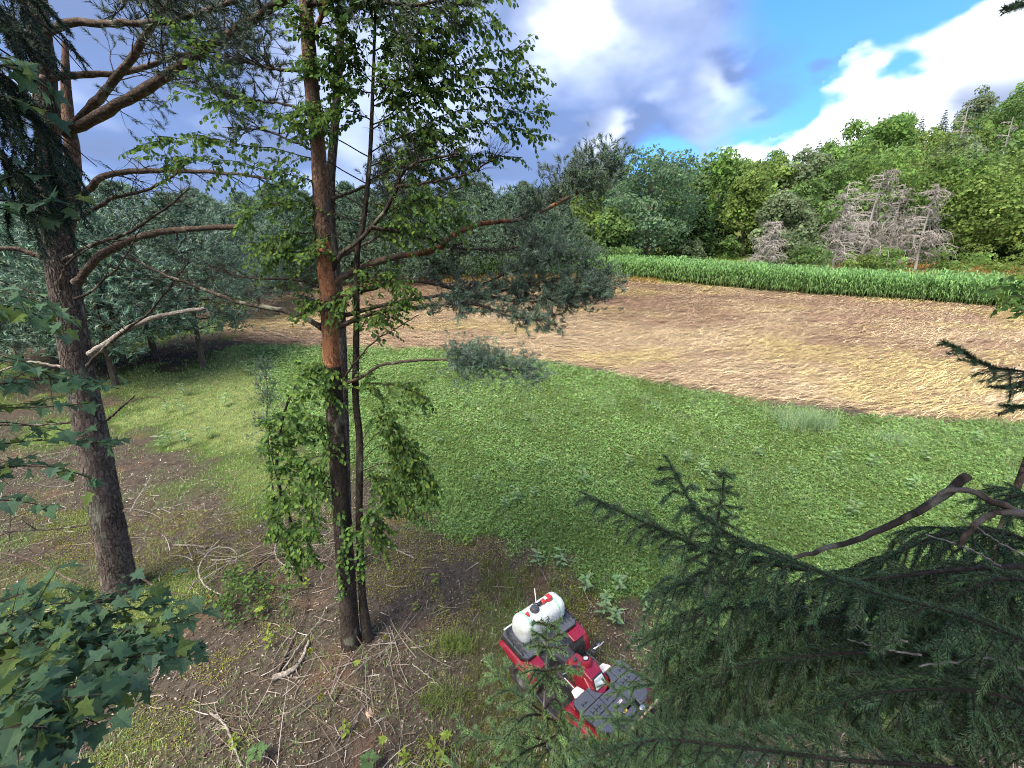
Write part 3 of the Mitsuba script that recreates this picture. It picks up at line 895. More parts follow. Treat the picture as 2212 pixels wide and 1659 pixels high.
def young_pine(rng, h, w, colour, whorls=13, low=0.08, tufts=15, size=0.26):
    """A bushy pine: whorls of upturned boughs closed by needle tufts."""
    mb, tr = MB(), MB()
    tr.tube([[0, 0, -0.2], [0.05, 0, h * 0.5], [0, 0.03, h * 0.97]], [0.016 * h + 0.02, 0.011 * h, 0.012], 6)
    O, D = [], []
    for k in range(whorls):
        s = k / (whorls - 1)
        z, r = h * (low + (0.96 - low) * s), w / 2 * (1 - s ** 2.2) * (0.75 + 0.35 * min(1, s * 6)) + 0.25
        for b in np.arange(6) * 1.047 + rng.random() * 6 + rng.normal(size=6) * 0.2:
            rr = r * (0.65 + 0.5 * rng.random())
            e = np.array([math.cos(b), math.sin(b), 0])
            u = np.linspace(0, 1, 4)
            lift = 0.15 + 0.45 * s
            pts = np.array([0, 0, z]) + e * (rr * u)[:, None] + np.array([0, 0, 1]) * (rr * (lift * u * u))[:, None]
            tr.tube(pts, 0.028 * (1 - 0.8 * u), 3, cap=False)
            q = tufts
            t = 0.35 + 0.65 * rng.random(q) ** 0.7
            p = np.stack([np.interp(t, u, pts[:, c]) for c in range(3)], 1) + rng.normal(size=(q, 3)) * 0.15 * rr * np.array([1, 1, 0.7])
            O.append(p)
            D.append(unit(e * 0.7 + rng.normal(size=(q, 3)) * 0.6 + np.array([0, 0, 0.55])))
    O, D = np.vstack(O), np.vstack(D)
    n = len(O)
    mb.stamp(*FAR_TUFT, O, frames(D, rng) * (size * (0.8 + 0.5 * rng.random(n)))[:, None, None], jitter(colour, n, rng, 0.2, 0.05))
    return mb, tr


BLUE = (0.13, 0.205, 0.15)
PINES = []
for q, (h, w) in enumerate([(7.0, 4.6), (8.0, 5.0), (6.0, 4.2), (9.0, 5.4)]):
    pr = young_pine(rng, h, w, np.array(BLUE) * (1 + 0.08 * q), whorls=14 + q, low=0.24, tufts=52, size=0.19)
    PINES.append((h, mikit.ply(pr[0].mesh(), 'needle', color=pr[0].colour()), mikit.ply(pr[1].mesh(), 'far_bark')))
# (px of trunk, px top, depth, prototype, label)
for (px, top, D, q, label) in [
        (215, 440, 19, 2, 'blue-green young pine just right of the big grey trunk'),
        (318, 392, 23, 1, 'tall blue-green pine behind the clearing, right of the big grey trunk'),
        (420, 418, 21.5, 0, 'blue-green pine standing on the bare patch with two thin stems'),
        (500, 430, 31, 0, 'blue-green pine left of the centre trunk, beyond the bare patch'),
        (566, 415, 35, 3, 'blue-green pine just left of the centre trunk, beyond the straw'),
        (95, 445, 20, 2, 'blue-green young pine behind the big grey trunk'),
        (20, 420, 22, 1, 'blue-green pine left of the big grey trunk'),
        (-70, 430, 19, 3, 'blue-green pine at the left border behind the brush'),
        (150, 410, 30, 1, 'far blue-green pine behind the big grey trunk'),
        (470, 405, 38, 3, 'far blue-green pine right of the bare patch'),
        (55, 425, 33, 3, 'far blue-green pine in the gap left of the big grey trunk')]:
    h0, mb, tr = PINES[q]
    x = at(px, 700, D)[0]
    h = at(px, top, D)[2] - float(terrain(x, D))
    stand('young_pine', label, 'pine tree', mb, tr, x, D, rng.random() * 360, h / h0, crown='needles')
PINES2 = []
for q, (h, w) in enumerate([(11.0, 9.0), (10.0, 8.4)]):
    pr = young_pine(rng, h, w, (0.10, 0.165, 0.11), whorls=16, low=0.05, tufts=40, size=0.40)
    PINES2.append((h, mikit.ply(pr[0].mesh(), 'needle', color=pr[0].colour()), mikit.ply(pr[1].mesh(), 'far_bark')))
for k, (px, top, D) in enumerate([(610, 400, 44), (670, 418, 52), (735, 410, 46), (800, 405, 50), (865, 395, 47), (925, 402, 54), (990, 412, 50), (1045, 398, 55), (1100, 420, 52), (1160, 418, 55), (1215, 445, 57), (640, 390, 62), (760, 395, 64), (900, 385, 66), (1020, 390, 66), (1130, 395, 66)]):
    h0, mb, tr = PINES2[k % 2]
    x = at(px, 560, D)[0]
    h = at(px, top, D)[2] - float(terrain(x, D))
    row = 'front' if k < 11 else 'back'
    stand('dark_pine', f'dark green pine, {WORDS[k] if k < 11 else WORDS[k - 11]} from the left in the {row} row seen behind the centre trunk', 'pine tree', mb, tr, x, D, rng.random() * 360, h / h0, crown='needles')
# ------------------------------------------------------------------ the near trees
rng = np.random.default_rng(41)
PINE_TUFT = tuft_template(rng, 26, 0.62, 0.030, 0.75)      # unit length about 1


def path_at(pts, depths):
    """Points measured in the photograph, each put at its own distance ahead of the camera."""
    d = np.interp(np.linspace(0, 1, len(pts)), np.linspace(0, 1, len(depths)), depths)
    return np.array([at(px, py, q) for (px, py), q in zip(pts, d)])


def side_shoots(rng, curve, n, length, wood, r0, t0=0.25, spread=0.9, up=0.15, kids=5, flatten=0.5):
    """Twigs leaving a limb, with smaller twigs on them; returns the tips and their directions."""
    tips, dirs = [], []
    u = np.linspace(0, 1, len(curve))
    tang = unit(np.gradient(curve, axis=0))
    for k in range(n):
        s = t0 + (1 - t0) * rng.random() ** 0.8
        o = np.array([np.interp(s, u, curve[:, c]) for c in range(3)])
        t = unit(np.array([np.interp(s, u, tang[:, c]) for c in range(3)]))
        rnd = rng.normal(size=3) * np.array([1, 1, flatten])
        d = unit(t * 0.75 + spread * unit(rnd) + np.array([0, 0, up]))
        L = length * (0.45 + 0.8 * rng.random()) * (1.15 - 0.5 * s)
        q = np.linspace(0, 1, 6)[:, None]
        pts = o + d * L * q + np.array([0, 0, up * 0.7]) * L * q ** 2 + rng.normal(size=(6, 3)) * 0.03 * L * q
        wood.tube(pts, r0 * (1 - 0.75 * q[:, 0]), 4, cap=False)
        for _ in range(kids):
            w = 0.3 + 0.7 * rng.random()
            oo = np.array([np.interp(w, q[:, 0], pts[:, c]) for c in range(3)])
            dd = unit(d * 0.7 + rng.normal(size=3) * np.array([0.7, 0.7, 0.5]) + np.array([0, 0, up]))
            LL = L * 0.38 * (0.5 + rng.random())
            e = oo + dd * LL
            wood.tube([oo, (oo + e) / 2 + rng.normal(size=3) * 0.04 * LL, e], [r0 * 0.45, r0 * 0.34, r0 * 0.2], 3, cap=False)
            tips += [e, (oo + 2 * e) / 3]
            dirs += [dd, dd]
        tips.append(pts[-1])
        dirs.append(d)
    return np.array(tips), np.array(dirs)


def needle_mesh(rng, tips, dirs, per, size, colour, spread=0.12):
    if isinstance(per, float):
        keep = rng.random(len(tips)) < per
        tips, dirs, per = tips[keep], dirs[keep], 1
    n = len(tips) * per
    o = np.repeat(tips, per, axis=0) + rng.normal(size=(n, 3)) * spread * (np.arange(n) % per > 0)[:, None]
    d = unit(np.repeat(dirs, per, axis=0) + rng.normal(size=(n, 3)) * 0.55 + np.array([0, 0, 0.15]))
    return MB().stamp(*PINE_TUFT, o, frames(d, rng) * (size * (0.75 + 0.5 * rng.random(n)))[:, None, None], jitter(colour, n, rng, 0.2, 0.06))


def rough_tube(pts, rad, sides, rng, n=60, bump=0.06, flare=None):
    """A trunk whose bark plates stand proud: ring radii disturbed by noise."""
    p = spline(pts, n)
    r = np.interp(np.linspace(0, 1, n), np.linspace(0, 1, len(rad)), rad)
    v, f = tube(p, r, sides, cap=False)
    v = v.reshape(n, sides, 3)
    v = np.concatenate([v, v[:, :1]], 1).reshape(-1, 3)
    m = sides + 1
    i, j = np.meshgrid(np.arange(n - 1), np.arange(sides), indexing='ij')
    f = np.stack([i * m + j, i * m + j + 1, (i + 1) * m + j + 1, (i + 1) * m + j], -1).reshape(-1, 4)
    k = n * m
    c = np.repeat(p, m, axis=0)
    s = np.r_[0, np.cumsum(np.linalg.norm(np.diff(p, axis=0), axis=1))]
    uv = np.stack([np.tile(np.arange(m) / sides * 6.283 * r.mean(), n), np.repeat(s, m)], 1)
    d = v[:k] - c
    h = meshkit.fbm(np.c_[v[:k, 0] * 9, v[:k, 1] * 9, v[:k, 2] * 3.2], 3, 4) - 0.5
    h2 = np.abs(meshkit.noise(np.c_[v[:k, 0] * 24, v[:k, 1] * 24, v[:k, 2] * 9], 9) - 0.5)
    v[:k] = c + d * (1 + bump * 2.2 * h + bump * 1.6 * (h2 - 0.25))[:, None]
    return v, f, uv


def limb(parent, pts, depths, r0, r1, bsdf='bark_limb', shoots=0, length=0.8, needles=0, size=0.13, colour=(0.075, 0.12, 0.075), twig_r=0.010, n=26, cut=False, label=None, **kw):
    c = spline(path_at(pts, depths), n)
    c[1:-1] += rng.normal(size=(n - 2, 3)) * 0.006
    rad = np.linspace(r0, r1, n) * (1 + 0.06 * rng.normal(size=n))
    rad[0] *= 1.25
    key = put(parent, 'branch', MB().tube(c, rad, 8), bsdf, smooth=50, label=label)
    if shoots:
        wood = MB()
        tips, dirs = side_shoots(rng, c, shoots, length, wood, twig_r, **kw)
        put(key, 'twigs', wood, 'twig_wood', kind='stuff')
        if needles:
            put(key, 'needles', needle_mesh(rng, tips, dirs, needles, size, colour), 'needle')
    return c


# ---- the big grey pine at left
PINE = thing('pine_tree', 'big grey-barked pine with cut and broken lower limbs at the left', 'pine tree')
D0 = 7.6
gb = on_ground(260, 1275)
trunk = path_at([(260, 1275), (240, 1160), (222, 1060), (203, 960), (180, 850), (163, 760), (145, 650), (130, 560), (122, 490)], [gb[1], 7.5])
trunk[0] = [gb[0], gb[1], gb[2] - 0.25]
put(PINE, 'trunk', rough_tube(trunk, [0.33, 0.285, 0.27, 0.255, 0.25, 0.235, 0.225, 0.215, 0.205], 40, rng, 130, 0.05), 'plate_grey', smooth=True)
up1 = path_at([(122, 500), (112, 440), (105, 330), (100, 220), (90, 110), (78, 0), (70, -90)], [7.5, 7.2])
put(PINE, 'trunk', rough_tube(up1, [0.20, 0.17, 0.16, 0.15, 0.14, 0.125, 0.11], 24, rng, 60, 0.05), 'plate_grey', smooth=True, label='upper trunk above the fork')
up2 = path_at([(136, 520), (150, 450), (158, 380), (156, 320), (148, 270), (143, 200), (140, 90)], [7.55, 7.9])
put(PINE, 'trunk', rough_tube(up2, [0.12, 0.115, 0.11, 0.10, 0.085, 0.06, 0.04], 20, rng, 50, 0.04), 'plate_brown', smooth=True, label='reddish second stem of the fork')
G1 = (0.075, 0.11, 0.075)
limb(PINE, [(143, 285), (190, 263), (283, 212), (369, 157), (478, 85), (615, 0), (720, -60)], [7.7, 6.6], 0.085, 0.045, 'bark_limb', 34, 0.95, 1, colour=G1, up=0.1)
limb(PINE, [(150, 280), (191, 239), (246, 174), (283, 126), (328, 55), (376, 0), (430, -60)], [7.7, 7.2], 0.07, 0.04, 'bark_limb', 30, 0.9, 1, colour=G1, up=0.1)
limb(PINE, [(106, 170), (150, 163), (239, 160), (307, 147), (427, 106), (500, 62), (560, 40)], [7.3, 8.6], 0.055, 0.02, 'bark_limb', 30, 0.9, 1, colour=G1)
limb(PINE, [(95, 72), (154, 48), (239, 51), (376, 44), (495, 7), (570, -30)], [7.2, 6.5], 0.055, 0.025, 'bark_limb', 30, 0.9, 1, colour=G1)
limb(PINE, [(156, 452), (188, 413), (212, 389), (246, 375), (294, 370), (410, 370), (512, 377), (590, 388)], [7.6, 7.0], 0.06, 0.018, 'bark_limb', 30, 0.6, 0, up=-0.1)
limb(PINE, [(135, 487), (188, 461), (239, 430), (307, 413), (369, 382), (410, 345)], [7.4, 6.8], 0.038, 0.014, 'bark_dark', 22, 0.55, 0, twig_r=0.007)
limb(PINE, [(138, 563), (191, 533), (273, 505), (321, 475), (352, 454), (410, 406)], [7.3, 6.6], 0.032, 0.012, 'bark_dark', 26, 0.55, 0, twig_r=0.007)
limb(PINE, [(165, 612), (205, 563), (239, 539), (297, 512), (358, 500), (444, 492), (515, 490)], [7.4, 7.0], 0.068, 0.042, 'bark_limb', 3, 0.5, 0, twig_r=0.008, label='thick pale limb with a cut end')
limb(PINE, [(160, 646), (191, 634), (218, 610), (262, 569), (300, 500)], [7.3, 6.9], 0.024, 0.008, 'bark_dark', 6, 0.4, 0)
limb(PINE, [(131, 625), (133, 598), (150, 566), (174, 548), (215, 520)], [7.2, 6.9], 0.028, 0.010, 'bark_dark', 5, 0.4, 0)
limb(PINE, [(195, 765), (232, 740), (273, 712), (324, 689), (375, 677), (444, 665)], [7.4, 7.0], 0.055, 0.03, 'dead_wood', 4, 0.4, 0, twig_r=0.006, label='bleached limb with a cut end')
limb(PINE, [(190, 790), (222, 755), (273, 712), (324, 672), (410, 565)], [7.3, 6.9], 0.032, 0.010, 'bark_dark', 20, 0.5, 0, twig_r=0.007)
limb(PINE, [(112, 645), (60, 628), (0, 610), (-60, 600)], [7.5, 7.2], 0.022, 0.010, 'bark_dark', 4, 0.4, 0)
limb(PINE, [(90, 556), (41, 539), (0, 536), (-60, 530)], [7.5, 7.2], 0.045, 0.03, 'bark_limb', 3, 0.4, 0)
limb(PINE, [(132, 793), (85, 784), (51, 784), (0, 801), (-50, 810)], [7.5, 7.2], 0.026, 0.012, 'dead_wood', 5, 0.4, 0)
limb(PINE, [(232, 906), (255, 886), (290, 856)], [7.4, 7.2], 0.026, 0.014, 'bark_dark', label='short broken stub')
limb(PINE, [(268, 872), (300, 862), (340, 858), (365, 872)], [7.25, 7.1], 0.010, 0.004, 'bark_dark')
limb(PINE, [(160, 912), (90, 918), (0, 918), (-60, 920)], [7.5, 7.0], 0.024, 0.014, 'bark_dark', 3, 0.4, 0)
limb(PINE, [(268, 1102), (300, 1120), (330, 1142), (366, 1163)], [7.4, 7.1], 0.026, 0.010, 'bark_limb')
limb(PINE, [(292, 1240), (341, 1270), (375, 1281), (408, 1288)], [7.5, 7.2], 0.022, 0.010, 'bark_limb')
limb(PINE, [(205, 1131), (102, 1144), (0, 1148), (-60, 1150)], [7.5, 7.2], 0.020, 0.012, 'bark_dark', 3, 0.4, 0)
limb(PINE, [(95, 170), (60, 190), (10, 230), (-60, 260)], [7.2, 6.2], 0.045, 0.02, 'bark_limb', 18, 0.7, 2, colour=G1)
limb(PINE, [(90, 90), (50, 70), (0, 60), (-70, 70)], [7.2, 6.2], 0.045, 0.02, 'bark_limb', 18, 0.7, 2, colour=G1)
limb(PINE, [(118, 430), (60, 400), (0, 395), (-70, 400)], [7.3, 6.6], 0.035, 0.015, 'bark_dark', 10, 0.6, 1, colour=G1)

# ---- the orange-barked pine in the middle
CPINE = thing('pine_tree', 'slender pine with flaking orange bark in the middle of the picture', 'pine tree')
gc = on_ground(757, 1392)
ctr = path_at([(757, 1392), (752, 1300), (742, 1160), (733, 1040), (724, 900), (717, 790), (712, 690), (706, 600), (698, 520), (692, 420), (688, 330), (678, 240), (668, 120), (660, 0), (655, -70)], [gc[1], 6.2])
ctr[0] = [gc[0], gc[1], gc[2] - 0.2]
put(CPINE, 'trunk', rough_tube(ctr[:6], [0.185, 0.165, 0.155, 0.145, 0.14, 0.135], 30, rng, 90, 0.05), 'plate_dark', smooth=True, label='dark lower trunk')
put(CPINE, 'trunk', rough_tube(ctr[4:9], [0.136, 0.13, 0.125, 0.12, 0.115], 26, rng, 60, 0.05), 'plate_orange', smooth=True, label='orange flaking middle of the trunk')
put(CPINE, 'trunk', rough_tube(ctr[8:], [0.1155, 0.105, 0.10, 0.095, 0.09, 0.085, 0.08], 26, rng, 70, 0.05), 'plate_brown', smooth=True, label='brown upper trunk')
G2 = (0.10, 0.15, 0.11)
Q = 6.25
limb(CPINE, [(697, 708), (649, 682), (580, 665), (512, 651), (427, 620), (341, 586), (270, 549)], [Q, 6.9], 0.045, 0.014, 'bark_dark', 44, 0.6, 0, up=0.0, twig_r=0.007, label='long bare limb reaching left')
limb(CPINE, [(690, 618), (632, 603), (536, 600), (454, 579)], [Q, 6.5], 0.024, 0.008, 'bark_dark', 26, 0.5, 0, twig_r=0.006)
c3 = limb(CPINE, [(712, 618), (768, 583), (836, 560), (939, 539), (973, 512), (1031, 485), (1110, 475), (1161, 461), (1246, 416), (1318, 378)], [Q, 7.6], 0.055, 0.022, 'bark_orange', 32, 0.55, 3, colour=G2, t0=0.55, up=0.28)
limb(CPINE, [(708, 604), (734, 553), (785, 512), (833, 454), (860, 403), (880, 360), (990, 330)], [Q, 5.9], 0.040, 0.012, 'bark_dark', 46, 0.6, 0, up=0.12, twig_r=0.007)
limb(CPINE, [(800, 492), (871, 502), (939, 522), (990, 536), (1075, 539), (1161, 526)], [6.05, 6.9], 0.028, 0.010, 'bark_dark', 46, 0.55, 0, twig_r=0.006)
limb(CPINE, [(860, 403), (920, 395), (990, 380), (1030, 365), (1080, 335)], [5.95, 6.4], 0.020, 0.008, 'bark_limb', 40, 0.5, 0, up=0.2, twig_r=0.006)
limb(CPINE, [(715, 655), (770, 632), (819, 617), (871, 605), (939, 612), (1007, 631), (1075, 631), (1180, 600)], [Q, 7.0], 0.045, 0.016, 'bark_limb', 30, 0.5, 1, colour=G2, t0=0.4, up=0.08, flatten=0.2)
limb(CPINE, [(718, 690), (800, 665), (891, 648), (956, 639), (1041, 639), (1144, 651), (1230, 630)], [Q, 6.8], 0.036, 0.014, 'bark_dark', 32, 0.5, 1, colour=G2, t0=0.4, up=0.03, flatten=0.2)
limb(CPINE, [(716, 712), (802, 678), (888, 665), (973, 655), (1041, 661), (1110, 685), (1190, 694)], [Q, 6.4], 0.042, 0.014, 'bark_limb', 32, 0.46, 1, colour=G2, t0=0.35, up=0.0, flatten=0.2)
limb(CPINE, [(1000, 632), (1100, 590), (1200, 560), (1290, 590)], [6.75, 7.2], 0.020, 0.008, 'bark_dark', 24, 0.42, 3, colour=G2, t0=0.35, up=0.08, flatten=0.25)
limb(CPINE, [(1000, 640), (1120, 650), (1230, 640), (1310, 625)], [6.75, 7.0], 0.020, 0.008, 'bark_dark', 24, 0.36, 3, colour=G2, t0=0.35, flatten=0.25)
limb(CPINE, [(725, 838), (778, 815), (819, 791), (871, 781), (956, 777), (1007, 784), (1058, 793), (1130, 803)], [Q, 5.9], 0.030, 0.010, 'bark_limb', 24, 0.34, 4, size=0.10, colour=np.array(G2) * 1.25, t0=0.6, up=0.25)
limb(CPINE, [(725, 840), (800, 745), (860, 708), (905, 680)], [Q, 5.9], 0.020, 0.007, 'bark_dark', 3, 0.3, 0)
limb(CPINE, [(668, 100), (700, 20), (740, -50)], [6.15, 6.0], 0.035, 0.02, 'bark_orange', 8, 0.5, 2, colour=G1)
limb(CPINE, [(664, 10), (760, -5), (860, 8), (930, 6), (1010, -20)], [6.15, 5.6], 0.032, 0.012, 'bark_dark', 22, 0.5, 0.8, colour=G1, up=-0.1)
limb(CPINE, [(672, 150), (600, 150), (520, 130), (430, 100)], [6.15, 6.8], 0.022, 0.008, 'bark_dark', 24, 0.6, 1, colour=G1)
limb(CPINE, [(680, 250), (610, 225), (530, 215), (450, 200)], [6.15, 6.9], 0.020, 0.008, 'bark_dark', 18, 0.55, 0.8, colour=G1)
limb(CPINE, [(688, 330), (620, 300), (560, 280), (480, 275)], [6.15, 6.9], 0.018, 0.006, 'bark_dark', 14, 0.5, 0.6, colour=G1)
limb(CPINE, [(728, 980), (690, 985), (655, 1000)], [6.25, 6.0], 0.014, 0.006, 'bark_dark')
limb(CPINE, [(735, 1058), (690, 1050), (640, 1035)], [6.25, 6.0], 0.014, 0.006, 'bark_dark')

# ---- the grey trunk right behind it
B = thing('pine_tree', 'grey pine trunk standing close behind the orange-barked pine', 'pine tree')
gbk = on_ground(748, 1235)
tb = path_at([(748, 1235), (745, 1100), (741, 950), (738, 800), (735, 690), (728, 610), (715, 480), (715, 380), (725, 250), (735, 100), (740, -60)], [gbk[1], 7.4])
tb[0, 2] -= 0.2
put(B, 'trunk', rough_tube(tb, [0.16, 0.15, 0.14, 0.13, 0.12, 0.11, 0.09, 0.08, 0.07, 0.06, 0.05], 22, rng, 90, 0.05), 'plate_grey', smooth=True)
limb(B, [(735, 700), (690, 668), (665, 640), (640, 590)], [7.5, 7.9], 0.06, 0.02, 'bark_grey', 6, 0.5, 1, colour=G1)
limb(B, [(722, 560), (800, 520), (880, 470), (960, 420), (1010, 400)], [7.5, 8.4], 0.03, 0.01, 'bark_dark', 24, 0.6, 1, colour=G1)
limb(B, [(718, 430), (790, 400), (870, 350), (930, 330)], [7.5, 8.2], 0.03, 0.01, 'bark_dark', 18, 0.55, 3, colour=G1)
# ------------------------------------------------------------------ broad-leaved saplings
rng = np.random.default_rng(51)


def ahead(px, py, depth):
    """The point whose distance along the optical axis is depth."""
    return EYE + ray(px, py) * depth


def path_ahead(pts, depths):
    d = np.interp(np.linspace(0, 1, len(pts)), np.linspace(0, 1, len(depths)), depths)
    return np.array([ahead(px, py, q) for (px, py), q in zip(pts, d)])


OVATE = (np.array([[0, 0, 0], [0.22, 0.27, 0.05], [0.55, 0.33, 0.05], [1.0, 0, -0.10], [0.55, -0.33, 0.05], [0.22, -0.27, 0.05], [0.45, 0, -0.03]]),
         np.array([[0, 6, 1], [1, 6, 2], [2, 6, 3], [3, 6, 4], [4, 6, 5], [5, 6, 0]]))
half = np.array([[-0.07, 0.16], [0.0, 0.40], [0.13, 0.29], [0.27, 0.31], [0.37, 0.50], [0.44, 0.62], [0.50, 0.44], [0.53, 0.22], [0.70, 0.27], [0.76, 0.13]])
outl = np.vstack([[[0, 0]], half, [[1.0, 0]], half[::-1] * np.array([1, -1])])
mz = 0.30 * np.abs(outl[:, 1]) - 0.24 * outl[:, 0] ** 2
MAPLE = np.vstack([np.c_[outl, mz], [[0.34, 0, -0.02]]]), np.array([[len(outl), k, (k + 1) % len(outl)] for k in range(len(outl))])


class Leaves:
    """Gathers leaves; the ones nearest the camera become parts of their own, the rest one part."""

    def __init__(self, template, colours, bsdf='leaf'):
        self.t, self.colours, self.o, self.m = template, colours, [], []

    def add(self, o, m):
        self.o.append(o)
        self.m.append(m)

    def build(self, parent, singles=300, name='leaf'):
        o, m = np.vstack(self.o), np.concatenate(self.m)
        size = np.linalg.norm(m[:, :, 0], axis=1)
        p = o - EYE
        depth = p @ FWD
        px, py = p[:, 0] / depth, (p @ UP) / depth
        seen = (depth > 0.3) & (np.abs(px) < 1.28) & (np.abs(py) < 0.96)
        order = np.argsort(-np.where(seen, size / np.maximum(depth, 0.1), 0))
        tone = rng.choice(len(self.colours), len(o))
        plys = [mikit.ply(self.t, 'leaf', color=np.tile(c, (len(self.t[0]), 1))) for c in self.colours]
        for k in order[:singles]:
            w = np.eye(4)
            w[:3, :3], w[:3, 3] = m[k], o[k]
            scene[numbered(f'{parent}__{name}')] = {**plys[tone[k]], 'to_world': T(w)}
        rest = order[singles:]
        if len(rest):
            c = np.array(self.colours)[tone[rest]] * np.exp(rng.normal(size=(len(rest), 1)) * 0.12)
            put(parent, 'leaves', MB().stamp(*self.t, o[rest], m[rest], c), 'leaf', kind='stuff')


def leaf_frames(dirs, normals, size, rng):
    x = unit(dirs)
    y = unit(np.cross(normals, x))
    return np.stack([x, y, np.cross(x, y)], -1) * size[:, None, None]


def spray(curve, leaves, wood, rng, step, size, r0, twigs=0, twig_len=0.3, hang=0.5, flat=0.0, start=0.25):
    """A leafy branch: leaves alternate along it and along its side twigs."""
    curves = [(curve, start)]
    L = np.linalg.norm(np.diff(curve, axis=0), axis=1).sum()
    u = np.linspace(0, 1, len(curve))
    tang = unit(np.gradient(curve, axis=0))
    for k in range(twigs):
        s = start + (0.98 - start) * rng.random()
        o = np.array([np.interp(s, u, curve[:, c]) for c in range(3)])
        t = np.array([np.interp(s, u, tang[:, c]) for c in range(3)])
        sd = unit(np.cross(t, unit(np.array([0, 0, 1.0]) + rng.normal(size=3) * (1 - flat) * 1.1)) + 1e-6) * rng.choice([-1, 1])
        d = unit(t * 0.8 + sd * (0.4 + 0.7 * rng.random()) + rng.normal(size=3) * 0.25 * (1 - flat))
        q = np.linspace(0, 1, 6)[:, None]
        ll = twig_len * (0.5 + 0.8 * rng.random()) * (1.15 - 0.55 * s)
        c = o + d * ll * q + np.array([0, 0, -1.0]) * (hang * 0.35 * ll * q ** 2)
        wood.tube(c, np.linspace(r0 * 0.35, 0.0016, 6), 3, cap=False)
        curves.append((c, 0.15))
    for c, st in curves:
        ll = np.linalg.norm(np.diff(c, axis=0), axis=1).sum()
        n = max(2, int(ll * (1 - st) / step))
        s = st + (1 - st) * (np.arange(n) + rng.random(n) * 0.6) / n
        s = np.clip(s, 0, 1)
        uu = np.linspace(0, 1, len(c))
        o = np.stack([np.interp(s, uu, c[:, k]) for k in range(3)], 1)
        tg = unit(np.gradient(c, axis=0))
        t = unit(np.stack([np.interp(s, uu, tg[:, k]) for k in range(3)], 1))
        sd = unit(np.cross(t, np.array([0, 0, 1.0])) + 1e-6) * np.where(np.arange(n) % 2, 1, -1)[:, None]
        d = unit(t * 0.55 + sd * 0.8 + np.array([0, 0, -hang]) * (0.4 + 0.8 * rng.random((n, 1))) + rng.normal(size=(n, 3)) * 0.25)
        nr = unit(np.array([0, 0, 1.0]) + rng.normal(size=(n, 3)) * (0.55 * (1 - flat) + 0.12))
        sz = size * (0.65 + 0.5 * rng.random(n))
        leaves.add(o + d * 0.012 + rng.normal(size=(n, 3)) * 0.004, leaf_frames(d, nr, sz, rng))


SAP_GREENS = [np.array(c) for c in [(0.075, 0.145, 0.042), (0.095, 0.175, 0.05), (0.13, 0.215, 0.055), (0.062, 0.125, 0.045), (0.095, 0.165, 0.065), (0.165, 0.25, 0.055)]]
SAP = thing('leafy_sapling', 'thin dark sapling full of small green leaves, right beside the orange-barked pine', 'tree')
gs = on_ground(795, 1382)
st = path_at([(795, 1382), (783, 1290), (776, 1115), (777, 958), (768, 855), (770, 720), (772, 548), (785, 480), (799, 341), (806, 170), (812, 0), (815, -80)], [gs[1], 6.25])
st[0] = [gs[0], gs[1], gs[2] - 0.1]
put(SAP, 'trunk', rough_tube(st, [0.12, 0.075, 0.068, 0.064, 0.060, 0.055, 0.05, 0.045, 0.036, 0.028, 0.02, 0.014], 16, rng, 90, 0.04), 'plate_dark', smooth=True)
lv, wood = Leaves(OVATE, SAP_GREENS), MB()
LONG = [  # measured limbs: pixel path, depths
    ([(811, 40), (880, 20), (980, 0), (1070, -20)], [6.3, 5.9]), ([(810, 110), (900, 75), (1000, 60), (1080, 50)], [6.3, 5.8]),
    ([(806, 190), (900, 150), (1010, 110), (1130, 85)], [6.3, 5.8]), ([(805, 230), (920, 190), (1040, 160), (1120, 175)], [6.3, 5.9]),
    ([(803, 270), (920, 225), (1050, 205), (1150, 200)], [6.3, 6.0]), ([(800, 330), (930, 262), (1050, 232), (1185, 240)], [6.3, 6.0]),
    ([(799, 360), (920, 310), (1040, 275), (1165, 300)], [6.3, 6.1]), ([(797, 390), (900, 350), (1000, 330), (1100, 330)], [6.3, 6.3]),
    ([(790, 440), (860, 440), (940, 425), (1000, 440)], [6.3, 6.0]), ([(780, 500), (840, 490), (920, 470), (990, 455)], [6.3, 6.1]),
    ([(806, 180), (740, 130), (690, 90), (640, 40)], [6.3, 6.0]), ([(803, 260), (740, 235), (690, 230), (650, 240)], [6.3, 5.9]),
    ([(799, 340), (720, 300), (600, 260), (480, 235), (400, 215)], [6.3, 5.9]), ([(797, 400), (700, 350), (560, 310), (430, 300), (330, 320)], [6.3, 6.0]),
    ([(790, 450), (690, 400), (560, 375), (430, 355), (360, 380)], [6.3, 5.9]), ([(785, 480), (690, 440), (600, 430), (540, 460)], [6.3, 5.9]),
    ([(778, 530), (700, 500), (630, 500), (560, 530)], [6.3, 5.9]), ([(774, 590), (720, 560), (640, 570), (580, 590)], [6.3, 5.9]),
    ([(772, 640), (800, 600), (850, 590), (880, 610)], [6.3, 6.0]), ([(770, 720), (810, 690), (850, 680), (900, 665)], [6.3, 6.1]),
    ([(768, 850), (800, 830), (860, 835), (920, 860)], [6.3, 6.0]), ([(772, 610), (740, 640), (690, 640), (650, 620)], [6.3, 5.9]),
    ([(480, 235), (450, 170), (420, 110), (400, 60)], [5.95, 5.9]), ([(808, 150), (840, 90), (860, 30), (880, -40)], [6.3, 6.2]),
    ([(808, 150), (770, 90), (750, 30), (740, -40)], [6.3, 6.2]), ([(811, 60), (800, 20), (790, -30)], [6.3, 6.1]),
    ([(805, 220), (850, 170), (900, 110), (930, 40)], [6.3, 6.0]), ([(803, 280), (860, 240), (930, 170), (1000, 110)], [6.3, 6.1]),
    ([(806, 200), (760, 190), (720, 170), (690, 140)], [6.3, 6.1])]
